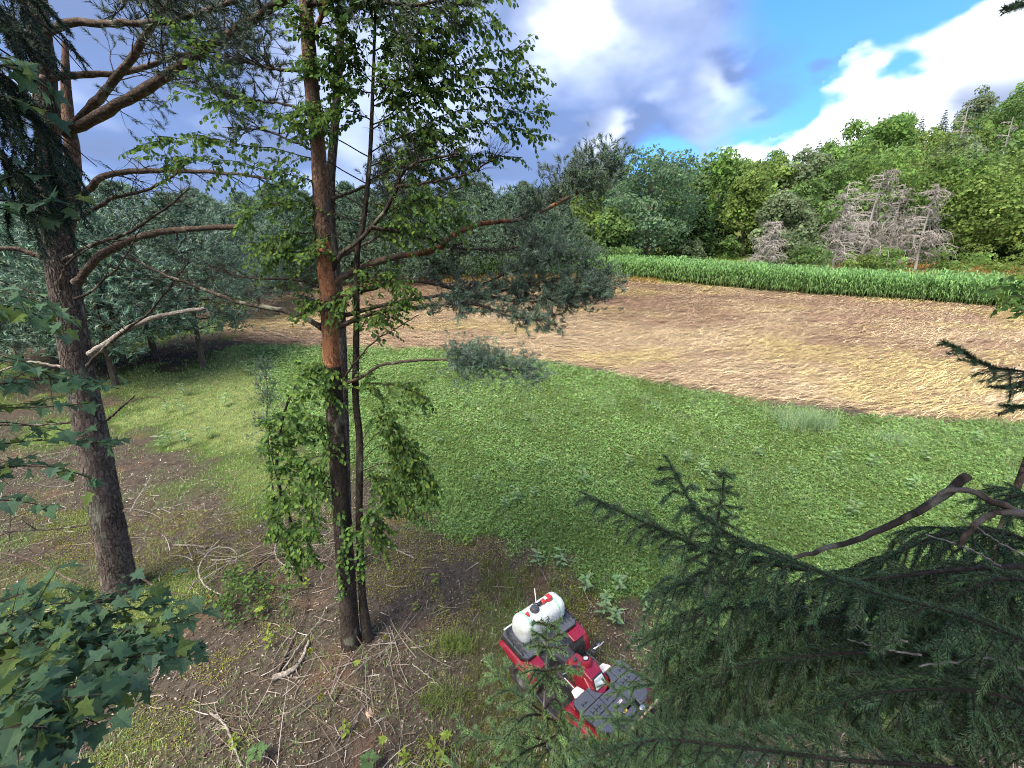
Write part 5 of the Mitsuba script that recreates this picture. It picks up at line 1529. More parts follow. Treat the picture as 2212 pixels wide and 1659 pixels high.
for a, b in [((20, -20), (190, 165)), ((-10, 60), (150, 190)), ((60, 30), (200, 150)), ((0, 235), (170, 340)), ((60, 250), (210, 360)), ((-10, 100), (120, 200))]:
    c = spline(np.vstack([path_ahead([a], [2.0]), path_ahead([((a[0] + b[0]) / 2, (a[1] + b[1]) / 2 - 6)], [2.1]), path_ahead([b], [2.2])]), 10)
    put(LS, 'branch', MB().tube(c, np.linspace(0.005, 0.002, 10), 5), 'twig_wood')

# the pine that carries the viewpoint: its crown shades the boughs and the litter
VP = thing('pine_tree', 'pine rising right behind the viewpoint, its crown spread over the near boughs', 'pine tree')
vx, vy = -0.75, -1.9
put(VP, 'trunk', rough_tube(np.array([[vx, vy, -0.2], [vx, vy, 6], [vx, vy, 12], [vx, vy, 16]]), [0.2, 0.16, 0.11, 0.03], 16, rng, 70, 0.05), 'plate_grey', smooth=True)
pr = young_pine(rng, 7.0, 7.0, (0.08, 0.12, 0.08), whorls=12, low=0.03, tufts=40, size=0.34)
for nm, mbx, bs in (('needles', pr[0], 'needle'), ('branches', pr[1], 'far_bark')):
    put(VP, nm, mbx, bs, kind='stuff', to_world=T().translate([vx, vy, 9.6]))
# ------------------------------------------------------------------ the quad bike and what it carries
from shapely import affinity
from shapely.geometry import Polygon, box as sbox, LineString, Point
from shapely.ops import unary_union
import manifold3d as mf

rng = np.random.default_rng(71)
YAW = math.radians(-51.4)
QO = np.array([1.02, 5.18])
qh = np.array([math.cos(YAW), math.sin(YAW)])
zf, zr = [float(terrain(*(QO + qh * s))) for s in (0.65, -0.65)]
QW = T().translate([QO[0], QO[1], (zf + zr) / 2]).rotate([0, 0, 1], math.degrees(YAW)).rotate([0, 1, 0], -math.degrees(math.atan2(zf - zr, 1.3)))


def paint(c, rough=0.35, coat=0.0, dirt=0.25, spec=0.5, dust=(0.20, 0.16, 0.12)):
    def col(p, n, uv):
        d = fbm(p.x * 9, p.y * 9, p.z * 9) * 0.6 + 0.4 * fbm(p.x * 60, p.y * 60, p.z * 60)
        return mix(c, dust, smoothstep(0.45, 0.85, d) * dirt)
    return {'type': 'twosided', 'b': {'type': 'principled', 'base_color': proc(col), 'roughness': rough, 'specular': spec, 'clearcoat': coat, 'clearcoat_gloss': 0.85}}


scene['quad_red'] = paint((0.22, 0.010, 0.024), 0.30, 0.5, 0.22)
scene['quad_black'] = paint((0.018, 0.018, 0.020), 0.5, 0, 0.35)
scene['quad_grey'] = paint((0.075, 0.085, 0.105), 0.5, 0, 0.22)
scene['quad_rail'] = paint((0.055, 0.06, 0.068), 0.45, 0, 0.3)
scene['quad_seat'] = paint((0.028, 0.030, 0.036), 0.42, 0, 0.18)
scene['rubber'] = paint((0.028, 0.026, 0.025), 0.85, 0, 0.75)
scene['quad_steel'] = {'type': 'twosided', 'b': {'type': 'principled', 'base_color': rgb(0.62, 0.63, 0.64), 'metallic': 0.8, 'roughness': 0.35}}
scene['lamp_lens'] = {'type': 'twosided', 'b': {'type': 'principled', 'base_color': proc(lambda p, n, uv: mix((0.30, 0.36, 0.38), (0.72, 0.76, 0.74), noise(p.x * 26, p.y * 26, p.z * 26))), 'roughness': 0.12, 'specular': 0.8, 'clearcoat': 1.0}}
scene['white_plastic'] = {'type': 'twosided', 'b': {'type': 'principled', 'base_color': proc(lambda p, n, uv: mix((0.56, 0.60, 0.60), (0.47, 0.49, 0.45), smoothstep(0.5, 0.8, fbm(p.x * 7, p.y * 7, p.z * 7)))), 'roughness': 0.42, 'specular': 0.4}}
scene['pump_red'] = paint((0.50, 0.035, 0.04), 0.4, 0.2, 0.1)
scene['strap_green'] = {'type': 'twosided', 'b': {'type': 'diffuse', 'reflectance': rgb(0.30, 0.62, 0.44)}}
scene['sticker_white'] = {'type': 'twosided', 'b': {'type': 'diffuse', 'reflectance': rgb(0.72, 0.70, 0.68)}}
scene['sticker_red'] = {'type': 'twosided', 'b': {'type': 'diffuse', 'reflectance': rgb(0.55, 0.10, 0.09)}}
scene['sticker_yellow'] = {'type': 'twosided', 'b': {'type': 'diffuse', 'reflectance': rgb(0.62, 0.42, 0.08)}}
scene['handle_wood'] = {'type': 'twosided', 'b': {'type': 'principled', 'base_color': proc(lambda p, n, uv: mix((0.42, 0.27, 0.14), (0.58, 0.42, 0.24), noise(p.x * 60, p.y * 60, p.z * 8))), 'roughness': 0.5}}


def rbox(x0, x1, y0, y1, z0, z1, r=0.02):
    """A box with rounded edges."""
    s = mf.Manifold.sphere(r, 12)
    return mf.Manifold.batch_hull([s.translate((x, y, z)) for x in (x0 + r, x1 - r) for y in (y0 + r, y1 - r) for z in (z0 + r, z1 - r)])


def hull(pts, r=0.02):
    """The rounded hull of points (x, y, z) or (x, y, z, r)."""
    return mf.Manifold.batch_hull([mf.Manifold.sphere(p[3] if len(p) > 3 else r, 14).translate(tuple(map(float, p[:3]))) for p in pts])


def extr(poly, z0, z1):
    m = []
    for g in getattr(poly, 'geoms', [poly]):
        if g.area > 1e-6:
            t = trimesh.creation.extrude_polygon(g, z1 - z0, engine='earcut')
            t.apply_translation([0, 0, z0])
            m.append(t)
    return trimesh.util.concatenate(m)


def lathe(profile, n=40, axis='y'):
    t = trimesh.creation.revolve(np.array(profile), sections=n)
    if axis == 'y':
        t.apply_transform(trimesh.transformations.rotation_matrix(-np.pi / 2, [1, 0, 0]))
    return t


def shell(grid, thick=0.012):
    """A curved panel of real thickness from a grid of points (n, m, 3)."""
    n, m = grid.shape[:2]
    du, dv = np.gradient(grid, axis=0), np.gradient(grid, axis=1)
    nr = unit(np.cross(du, dv))
    if nr[..., 2].mean() < 0:
        nr = -nr
    a = grid.reshape(-1, 3)
    b = (grid - nr * thick).reshape(-1, 3)
    i, j = np.meshgrid(np.arange(n - 1), np.arange(m - 1), indexing='ij')
    q = np.stack([i * m + j, i * m + j + 1, (i + 1) * m + j + 1, (i + 1) * m + j], -1).reshape(-1, 4)
    f = np.vstack([q[:, [0, 1, 2]], q[:, [0, 2, 3]]])
    k = n * m
    ring = np.r_[np.arange(m), np.arange(1, n) * m + m - 1, (n - 1) * m + np.arange(m - 2, -1, -1), np.arange(n - 2, 0, -1) * m]
    nx = np.roll(ring, -1)
    side = np.vstack([np.stack([ring, nx, nx + k], 1), np.stack([ring, nx + k, ring + k], 1)])
    return np.vstack([a, b]), np.vstack([f, f[:, ::-1] + k, side])


QUAD = thing('quad_bike', 'red four-wheeled farm quad bike with grey plastic racks parked under the trees', 'quad bike')


def q(name, mesh, bsdf, smooth=40, parent=QUAD, label=None, kind=None):
    return put(parent, name, mesh, bsdf, smooth=smooth, label=label, kind=kind, to_world=QW)


def qtube(name, pts, r, bsdf, parent=QUAD, n=None, sides=10, label=None):
    c = spline(pts, n or 4 * len(pts)) if len(pts) > 2 else np.asarray(pts, float)
    return q(name, tube(c, r, sides), bsdf, 50, parent, label)


# wheels
tyre = [(0.165, -0.11), (0.23, -0.125), (0.285, -0.122), (0.312, -0.10), (0.322, -0.04), (0.324, 0.04), (0.312, 0.10), (0.285, 0.122), (0.23, 0.125), (0.165, 0.11), (0.165, -0.11)]
knob = rbox(-0.022, 0.022, -0.034, 0.034, 0.312, 0.345, 0.006)
knobs = []
for k in range(22):
    for row, y in enumerate((-0.085, 0.0, 0.085)):
        a = (k + 0.5 * (row % 2)) * 360 / 22
        knobs.append(knob.rotate((0, 0, 14 * (row - 1))).translate((0, y, -0.012 * (row != 1))).rotate((0, a, 0)))
tread = mf.Manifold.compose(knobs)
tm = tread.to_mesh()
tt = lathe(tyre, 44)
TYRE = mikit.ply(trimesh.util.concatenate([tt, trimesh.Trimesh(tm.vert_properties[:, :3], tm.tri_verts, process=False)]), 'rubber', smooth=35)
RIM = mikit.ply(lathe([(0.0, 0.03), (0.06, 0.03), (0.09, 0.0), (0.14, 0.02), (0.166, 0.10), (0.172, 0.105), (0.172, -0.105), (0.15, -0.10), (0.0, -0.06)], 32), 'quad_rail', smooth=35)
for x, w in ((0.66, 0.47), (-0.66, 0.49)):
    for s in (-1, 1):
        key = numbered(f'{QUAD}__wheel')
        scene[f'{key}__tyre'] = {**TYRE, 'to_world': QW @ T().translate([x, s * w, 0.325])}
        scene[f'{key}__rim'] = {**RIM, 'to_world': QW @ T().translate([x, s * w, 0.325]).rotate([0, 0, 1], 0 if s > 0 else 180)}
# chassis, engine mass, foot wells
q('chassis', hull([(-0.62, -0.2, 0.36), (-0.62, 0.2, 0.36), (0.62, -0.2, 0.36), (0.62, 0.2, 0.36), (-0.55, -0.2, 0.62), (-0.55, 0.2, 0.62), (0.55, -0.2, 0.66), (0.55, 0.2, 0.66)], 0.05), 'quad_black')
for s in (-1, 1):
    q('foot_well', rbox(-0.32, 0.34, *sorted((s * 0.24, s * 0.60)), 0.36, 0.40, 0.015), 'quad_black')
    qtube('foot_rail', [(-0.32, s * 0.6, 0.41), (-0.1, s * 0.62, 0.42), (0.15, s * 0.62, 0.42), (0.34, s * 0.58, 0.45)], 0.014, 'quad_rail')
for w in (0.66, -0.66):
    qtube('axle', [(w, -0.45, 0.325), (w, 0.45, 0.325)], 0.03, 'quad_black')

# fenders
u = np.linspace(0, 1, 22)
for s in (-1, 1):
    px = np.interp(u, [0, 0.12, 0.3, 0.7, 0.86, 1], [0.26, 0.29, 0.40, 0.90, 1.02, 1.10])
    pz = np.interp(u, [0, 0.12, 0.3, 0.7, 0.86, 1], [0.50, 0.66, 0.83, 0.85, 0.80, 0.64])
    drop = np.array([0.0, -0.012, -0.014, 0.0, 0.012, -0.03, -0.105])
    out = np.array([0.16, 0.28, 0.42, 0.56, 0.615, 0.648, 0.668])
    g = np.stack([np.stack([px + 0 * o, s * o + 0 * px, pz + d * np.sin(np.pi * np.clip(u * 1.0, 0.12, 0.88))], -1) for o, d in zip(out, drop)], 1)
    q('front_fender', shell(g[:, 2:]), 'quad_red', 38)
    q('inner_fender', shell(g[:, :3] - np.array([0, 0, 0.004])), 'quad_black', 38)
    px = np.interp(u, [0, 0.14, 0.3, 0.75, 0.9, 1], [-0.24, -0.27, -0.36, -1.02, -1.14, -1.20])
    pz = np.interp(u, [0, 0.14, 0.3, 0.75, 0.9, 1], [0.48, 0.66, 0.80, 0.82, 0.78, 0.62])
    out = np.array([0.16, 0.28, 0.42, 0.58, 0.655, 0.69, 0.71])
    g = np.stack([np.stack([px + 0 * o, s * o + 0 * px, pz + d * np.sin(np.pi * np.clip(u * 1.0, 0.12, 0.88))], -1) for o, d in zip(out, drop)], 1)
    q('rear_fender', shell(g[:, 3:]), 'quad_red', 38)
    q('inner_fender', shell(g[:, :4] - np.array([0, 0, 0.004])), 'quad_black', 38)
    q('fender_panel', hull([(-0.50, s * 0.36, 0.80), (-0.50, s * 0.62, 0.80), (-0.34, s * 0.36, 0.77), (-0.34, s * 0.58, 0.76)], 0.02), 'quad_red')
    q('fender_strip', rbox(0.40, 0.52, *sorted((s * 0.20, s * 0.55)), 0.84, 0.885, 0.015), 'quad_red', label='red edge showing behind the front rack')
q('mud_guard', rbox(-1.16, -1.0, 0.60, 0.74, 0.60, 0.635, 0.012), 'quad_rail')

# cowl, headlight pod, tank cover
q('tank_cover', hull([(-0.06, -0.13, 0.80), (-0.06, 0.13, 0.80), (0.30, -0.16, 0.74), (0.30, 0.16, 0.74), (-0.04, -0.09, 0.93), (-0.04, 0.09, 0.93), (0.26, -0.10, 0.985), (0.26, 0.10, 0.985)], 0.03), 'quad_red')
q('cowl', hull([(0.20, -0.17, 0.66), (0.20, 0.17, 0.66), (0.56, -0.20, 0.70), (0.56, 0.20, 0.70), (0.30, -0.12, 0.96), (0.30, 0.12, 0.96), (0.55, -0.17, 0.87), (0.55, 0.17, 0.87), (0.60, 0.0, 0.87)], 0.025), 'quad_red')
pod = q('headlight_pod', hull([(0.22, -0.07, 1.09), (0.22, 0.07, 1.09), (0.30, -0.125, 1.07), (0.30, 0.125, 1.07), (0.44, -0.11, 1.02), (0.44, 0.11, 1.02), (0.50, -0.09, 0.93), (0.50, 0.09, 0.93), (0.30, -0.11, 0.96), (0.30, 0.11, 0.96)], 0.025), 'quad_red')
q('headlight', hull([(0.475, -0.08, 1.035), (0.475, 0.08, 1.035), (0.545, -0.095, 0.935), (0.545, 0.095, 0.935), (0.45, -0.075, 0.97), (0.45, 0.075, 0.97)], 0.014), 'lamp_lens', parent=pod)
q('headlight_surround', hull([(0.455, -0.10, 1.055), (0.455, 0.10, 1.055), (0.545, -0.115, 0.915), (0.545, 0.115, 0.915), (0.44, -0.09, 0.95), (0.44, 0.09, 0.95)], 0.010), 'quad_black', parent=pod)
gm = lathe([(0, 0), (0.088, 0), (0.092, 0.03), (0.085, 0.065), (0.06, 0.075), (0, 0.075)], 32, 'z')
gm.apply_transform(trimesh.transformations.rotation_matrix(-0.35, [0, 1, 0]))
gm.apply_translation([0.245, 0, 1.085])
dash = q('instrument_pod', gm, 'quad_red', parent=QUAD)
gm = lathe([(0, 0), (0.05, 0), (0.05, 0.012), (0.044, 0.015), (0, 0.015)], 28, 'z')
gm.apply_transform(trimesh.transformations.rotation_matrix(-0.35, [0, 1, 0]))
gm.apply_translation([0.219, 0, 1.155])
q('gauge_ring', gm, 'quad_black', parent=dash)
gm = lathe([(0, 0), (0.038, 0), (0.036, 0.006), (0, 0.008)], 28, 'z')
gm.apply_transform(trimesh.transformations.rotation_matrix(-0.35, [0, 1, 0]))
gm.apply_translation([0.2145, 0, 1.1695])
q('gauge_face', gm, 'lamp_lens', parent=dash)
for s in (-1, 1):
    q('side_lamp', hull([(0.40, s * 0.24, 0.868), (0.40, s * 0.40, 0.868), (0.30, s * 0.26, 0.845), (0.30, s * 0.36, 0.845)], 0.022), 'sticker_white', label='cream lamp cover on the fender')
q('warning_label', extr(sbox(-0.045, -0.085, 0.055, 0.085), 0, 0.003).apply_transform(trimesh.transformations.rotation_matrix(-0.17, [0, 1, 0])).apply_translation([0.03, 0, 0.967]), 'sticker_white')
gm = lathe([(0, 0), (0.034, 0), (0.036, 0.03), (0.028, 0.04), (0, 0.04)], 20, 'z').apply_translation([0.03, -0.035, 0.972])
q('key_switch', gm, 'quad_black')
gm = lathe([(0, 0), (0.045, 0), (0.045, 0.035), (0.035, 0.045), (0, 0.045)], 20, 'z').apply_translation([0.16, -0.06, 1.0])
q('fuel_cap', gm, 'quad_rail')
for s in (-1, 1):
    q('side_panel', hull([(0.05, s * 0.19, 0.70), (0.52, s * 0.22, 0.74), (0.10, s * 0.20, 0.52), (0.50, s * 0.23, 0.56)], 0.012), 'quad_red')
    qtube('panel_edge', [(0.0, s * 0.225, 0.72), (0.25, s * 0.24, 0.74), (0.52, s * 0.25, 0.75)], 0.007, 'sticker_white')

# seat
sx_ = np.linspace(-0.80, -0.02, 16)
sec = []
for x in sx_:
    e = (x + 0.80) / 0.78
    w, top, bot = 0.18 - 0.055 * e ** 2, 0.925 - 0.05 * math.sin(math.pi * e) + 0.015 * e, 0.74
    a = np.linspace(0, 2 * np.pi, 20, endpoint=False)
    cy = np.sign(np.cos(a)) * np.abs(np.cos(a)) ** 0.55 * w
    cz = (top + bot) / 2 + np.sign(np.sin(a)) * np.abs(np.sin(a)) ** 0.6 * (top - bot) / 2
    sec.append(np.stack([x + 0 * a, cy, cz], 1))
sv = np.vstack(sec)
i, j = np.meshgrid(np.arange(15), np.arange(20), indexing='ij')
qd = np.stack([i * 20 + j, i * 20 + (j + 1) % 20, (i + 1) * 20 + (j + 1) % 20, (i + 1) * 20 + j], -1).reshape(-1, 4)
sf = np.vstack([qd[:, [0, 1, 2]], qd[:, [0, 2, 3]]])
n0 = len(sv)
sv = np.vstack([sv, sec[0].mean(0)[None], sec[-1].mean(0)[None]])
kk = np.arange(20)
sf = np.vstack([sf, np.stack([(kk + 1) % 20, kk, kk * 0 + n0], 1), np.stack([300 + kk, 300 + (kk + 1) % 20, kk * 0 + n0 + 1], 1)])
q('seat', (sv, sf), 'quad_seat', 60)
qtube('seat_trim', [(-0.035, -0.13, 0.80), (-0.03, -0.10, 0.93), (-0.03, 0, 0.952), (-0.03, 0.10, 0.93), (-0.035, 0.13, 0.80)], 0.012, 'quad_rail')

# handlebar
hb = qtube('handlebar', [(0.08, -0.42, 1.08), (0.13, -0.24, 1.10), (0.22, -0.08, 1.06), (0.22, 0.08, 1.06), (0.13, 0.24, 1.10), (0.08, 0.42, 1.08)], 0.013, 'quad_black')
for s in (-1, 1):
    qtube('grip', [(0.125, s * 0.27, 1.097), (0.072, s * 0.44, 1.078)], 0.021, 'quad_rail' if s < 0 else 'quad_black', hb)
    q('switch_box', hull([(0.15, s * 0.22, 1.10), (0.14, s * 0.265, 1.10), (0.19, s * 0.235, 1.09)], 0.024), 'quad_black', parent=hb)
    qtube('lever', [(0.17, s * 0.25, 1.10), (0.165, s * 0.32, 1.10), (0.135, s * 0.43, 1.09)], 0.008, 'quad_steel', hb)
q('mirror_arm', tube(spline([(0.15, 0.26, 1.11), (0.20, 0.36, 1.16), (0.19, 0.47, 1.15)], 10), 0.009, 8), 'quad_steel', parent=hb)

# front rack: a plastic deck of three long planks with embossed slots
deck = Polygon([(0.46, -0.52), (0.50, -0.56), (0.66, -0.58), (0.97, -0.53), (1.08, -0.42), (1.08, 0.42), (0.97, 0.53), (0.66, 0.58), (0.50, 0.56), (0.46, 0.52)])
notch = Point(0.47, 0).buffer(0.19).intersection(sbox(0.4, -0.3, 0.66, 0.3))
deck = deck.difference(notch.buffer(0.012)).difference(sbox(1.0, -0.24, 1.2, 0.24)).buffer(-0.01).buffer(0.01)
rk = q('front_rack', extr(deck.buffer(-0.002), 0.925, 0.965), 'quad_black', 30)
holes = []


def eshape(x, y, f=1, w=0.055, h=0.05):
    """Slots like a comb: one bar along y with a tooth at each end."""
    return [sbox(x, y - w / 2, x + 0.011, y + w / 2), sbox(x - h / 2, y - w / 2, x + h / 2, y - w / 2 + 0.011)]


for y in (-0.42, -0.35, -0.28, 0.28, 0.35, 0.42, -0.11, -0.04, 0.04, 0.11):
    holes += eshape(0.745, y, w=0.05, h=0.075)
for y in (-0.46, -0.40, 0.40, 0.46):
    holes += eshape(0.585, y, w=0.04, h=0.05)
for y in (-0.36, -0.28, 0.28, 0.36):
    holes += eshape(0.905, y, w=0.045, h=0.04)
holes = unary_union(holes)
for x0, x1, cuts in ((0.45, 0.655, (-0.26, 0.26)), (0.667, 0.82, (-0.195, 0.195)), (0.832, 1.1, ())):
    edges = [-0.6, *cuts, 0.6]
    for a, b in zip(edges[:-1], edges[1:]):
        pl = deck.intersection(sbox(x0, a + 0.004, x1, b - 0.004)).difference(holes)
        if pl.area > 0.002:
            pl = pl.buffer(-0.008).buffer(0.006)
            for g_ in getattr(pl, 'geoms', [pl]):
                q('panel', extr(g_, 0.9655, 0.984), 'quad_grey', 30, rk)
bolts = []
for x in (0.661, 0.826):
    for y in np.linspace(-0.46, 0.46, 9):
        if x > 0.7 or abs(y) > 0.22:
            bolts.append(mf.Manifold.cylinder(0.012, 0.011, 0.007, 10).translate((x, y, 0.976)))
q('bolts', mf.Manifold.compose(bolts), 'quad_black', 30, rk, kind='stuff')
for s in (-1, 1):
    q('front_lip', hull([(1.01, s * 0.25, 0.955), (1.075, s * 0.25, 0.945), (1.075, s * 0.38, 0.945), (1.01, s * 0.40, 0.955)], 0.022), 'quad_grey', parent=rk)
    qtube('rack_stay', [(0.90, s * 0.36, 0.93), (0.93, s * 0.33, 0.82), (0.95, s * 0.25, 0.70)], 0.013, 'quad_black', rk)
    q('rack_side', rbox(0.54, 1.0, *sorted((s * 0.515, s * 0.535)), 0.895, 0.945, 0.008), 'quad_rail', parent=rk)
st_ = q('sticker', extr(sbox(0.875, -0.045, 0.905, 0.045), 0.9845, 0.9862), 'sticker_white', parent=rk)
q('sticker_print', extr(unary_union([sbox(0.882, -0.038 + 0.018 * k, 0.898, -0.028 + 0.018 * k) for k in range(4)]), 0.9864, 0.987), 'sticker_red', parent=st_)
gm = extr(affinity.scale(Point(0, 0).buffer(0.03, 24), 0.8, 1.5), 0, 0.004)
q('warning_sticker', gm.apply_translation([1.005, -0.03, 0.957]), 'sticker_yellow', parent=rk)
# bumper with winch box
qtube('bumper', [(0.98, -0.36, 0.62), (1.08, -0.38, 0.80), (1.12, -0.33, 0.90), (1.14, -0.15, 0.915), (1.14, 0.15, 0.915), (1.12, 0.33, 0.90), (1.08, 0.38, 0.80), (0.98, 0.36, 0.62)], 0.028, 'quad_rail', n=40, sides=12)
q('winch_box', hull([(1.04, -0.12, 0.86), (1.04, 0.12, 0.86), (1.09, -0.12, 0.86), (1.09, 0.12, 0.86), (1.04, -0.12, 0.95), (1.04, 0.12, 0.95), (1.085, -0.12, 0.945), (1.085, 0.12, 0.945)], 0.018), 'quad_grey')
for s in (-1, 1):
    qtube('strap', [(1.11, s * 0.30, 0.93), (1.17, s * 0.31, 0.925), (1.20, s * 0.29, 0.88), (1.15, s * 0.30, 0.86)], 0.008, 'quad_black')
    q('bar_clamp', hull([(1.12, s * 0.20, 0.92), (1.12, s * 0.24, 0.92)], 0.036), 'quad_steel' if s > 0 else 'quad_black')

# rear rack with rails
deck = Polygon([(-1.18, -0.58), (-1.12, -0.66), (-0.60, -0.66), (-0.50, -0.56), (-0.50, 0.56), (-0.60, 0.66), (-1.12, 0.66), (-1.18, 0.58)]).difference(sbox(-0.60, -0.2, -0.5, 0.2))
rr = q('rear_rack', extr(deck, 0.845, 0.875), 'quad_black', 30)
holes = []
for x in (-1.03, -0.90, -0.77, -0.64):
    for y in np.arange(-0.52, 0.53, 0.075):
        if abs(y) < 0.6:
            holes.append(affinity.rotate(sbox(x - 0.035, y - 0.008, x + 0.035, y + 0.008), 8 * math.sin(y * 9)))
for y in (-0.575, 0.575):
    for x in np.arange(-1.02, -0.62, 0.085):
        holes.append(Point(x, y).buffer(0.022).difference(Point(x, y).buffer(0.011)))
holes = unary_union(holes)
for a, b in ((-0.62, -0.54), (-0.53, -0.20), (-0.19, 0.19), (0.20, 0.53), (0.54, 0.62)):
    q('panel', extr(deck.buffer(-0.01).intersection(sbox(-1.2, a, -0.5, b)).difference(holes), 0.8755, 0.890), 'quad_grey', 30, rr)
for s in (-1, 1):
    qtube('rail', [(-0.60, s * 0.60, 0.89), (-0.64, s * 0.605, 0.935), (-0.80, s * 0.605, 0.94), (-1.06, s * 0.59, 0.94), (-1.14, s * 0.50, 0.94)], 0.012, 'quad_black', rr, n=30)
    qtube('rail_post', [(-0.85, s * 0.605, 0.88), (-0.85, s * 0.605, 0.935)], 0.010, 'quad_black', rr)
qtube('rail', [(-1.14, -0.50, 0.94), (-1.155, -0.2, 0.94), (-1.155, 0.2, 0.94), (-1.14, 0.50, 0.94)], 0.012, 'quad_black', rr)

# ---- spray tank lying across the rear rack
SPRAY = thing('spray_tank', 'white plastic spray tank strapped across the rear rack of the quad bike', 'sprayer')
TX, TZ = -0.88, 1.10


def s(name, mesh, bsdf, smooth=45, parent=SPRAY, label=None):
    return put(parent, name, mesh, bsdf, smooth=smooth, label=label, to_world=QW)


yy = 1.12 * np.array([-0.46, -0.455, -0.43, -0.40, -0.36, -0.32, -0.305, -0.285, -0.27, -0.20, 0, 0.20, 0.27, 0.285, 0.305, 0.32, 0.36, 0.40, 0.43, 0.455, 0.46])
kk = np.array([0.0, 0.45, 0.80, 0.93, 0.985, 1.0, 0.985, 0.955, 0.985, 1.0, 1.0, 1.0, 0.985, 0.955, 0.985, 1.0, 0.985, 0.93, 0.80, 0.45, 0.0])
a = np.linspace(0, 2 * np.pi, 40, endpoint=False)
sec = []
for y, k in zip(yy, kk):
    cx = np.sign(np.cos(a)) * np.abs(np.cos(a)) ** 0.72 * 0.215
    cz = np.sign(np.sin(a)) * np.abs(np.sin(a)) ** 0.72 * 0.225
    flat = np.where(cz > 0, 1 - 0.10 * (np.abs(y) < 0.31), 1)
    sec.append(np.stack([TX + cx * k, y + 0 * a, TZ + cz * k * flat], 1))
v = np.vstack(sec)
i, j = np.meshgrid(np.arange(len(yy) - 1), np.arange(40), indexing='ij')
qd = np.stack([i * 40 + j, (i + 1) * 40 + j, (i + 1) * 40 + (j + 1) % 40, i * 40 + (j + 1) % 40], -1).reshape(-1, 4)
s('tank', (v, np.vstack([qd[:, [0, 1, 2]], qd[:, [0, 2, 3]]])), 'white_plastic', 50)
for y in (-0.32, 0.32):
    r = sec[7][:, [0, 2]]
    ring = np.stack([TX + (r[:, 0] - TX) * 1.035, y + 0 * a, TZ + (r[:, 1] - TZ) * 1.035], 1)
    ring = np.vstack([ring, ring[:2]])
    b = np.vstack([ring + np.array([0, -0.014, 0]), ring + np.array([0, 0.014, 0])])
    n = len(ring)
    k = np.arange(n - 1)
    s('strap', shell(np.stack([ring + np.array([0, -0.015, 0]), ring + np.array([0, 0.015, 0])], 1), 0.004), 'strap_green')
lid = lathe([(0, 0), (0.085, 0), (0.085, 0.035), (0.078, 0.05), (0.07, 0.052), (0.066, 0.075), (0.055, 0.084), (0, 0.088)], 36, 'z').apply_translation([TX - 0.01, -0.10, TZ + 0.183])
s('lid', lid, 'quad_rail')
pump = s('pump', hull([(TX - 0.03, 0.10, TZ + 0.238), (TX - 0.03, 0.26, TZ + 0.238)], 0.042), 'pump_red')
s('pump_head', rbox(TX - 0.085, TX + 0.025, 0.20, 0.30, TZ + 0.186, TZ + 0.285, 0.014), 'pump_red', parent=pump)
s('pump_base', rbox(TX - 0.07, TX + 0.03, 0.09, 0.29, TZ + 0.176, TZ + 0.198, 0.008), 'quad_black', parent=pump)
s('pump_motor', hull([(TX - 0.03, 0.02, TZ + 0.238), (TX - 0.03, 0.07, TZ + 0.238)], 0.034), 'quad_black', parent=pump)
s('pump_label', extr(sbox(-0.03, -0.03, 0.03, 0.03), 0, 0.003).apply_transform(trimesh.transformations.rotation_matrix(0.0, [0, 1, 0])).apply_translation([TX - 0.03, 0.17, TZ + 0.281]), 'sticker_white', parent=pump)
s('wand_clip', hull([(TX - 0.02, -0.30, TZ + 0.215), (TX + 0.03, -0.27, TZ + 0.215), (TX - 0.03, -0.25, TZ + 0.215), (TX, -0.28, TZ + 0.25)], 0.018), 'pump_red')
c = spline([(TX - 0.22, -0.62, 1.02), (TX - 0.21, 0.0, 1.07), (TX - 0.20, 0.45, 1.11)], 20)
s('boom', tube(c, 0.016, 10), 'white_plastic')
c = spline([(TX - 0.21, 0.12, 1.08), (TX - 0.34, 0.22, 1.14), (TX - 0.46, 0.30, 1.20)], 12)
s('wand', tube(c, 0.011, 8), 'white_plastic')
c = spline([(TX - 0.03, 0.02, TZ + 0.238), (TX - 0.14, -0.02, TZ + 0.2), (TX - 0.20, 0.06, TZ + 0.06), (TX - 0.21, 0.14, TZ - 0.02)], 20)
s('hose', tube(c, 0.009, 8), 'quad_black')
for y in (-0.40, 0.40):
    c = spline([(TX + 0.225, y, 0.90), (TX + 0.23, y, 0.98), (TX + 0.19, y * 0.95, 1.10)], 10)
    s('tie_rope', tube(c, 0.006, 6), 'quad_black')

# ---- long wooden handle laid along the bumper
POLE = thing('wooden_pole', 'long wooden tool handle with green grip strapped along the front bumper', 'tool')
ps = lambda y: np.array([1.185, y, 0.90])
put(POLE, 'shaft', tube([ps(0.52), ps(0.1), ps(-0.9)], 0.016, 12), 'handle_wood', smooth=50, to_world=QW)
put(POLE, 'grip', hull([ps(0.52), ps(0.66)], 0.021), 'strap_green', smooth=50, to_world=QW)
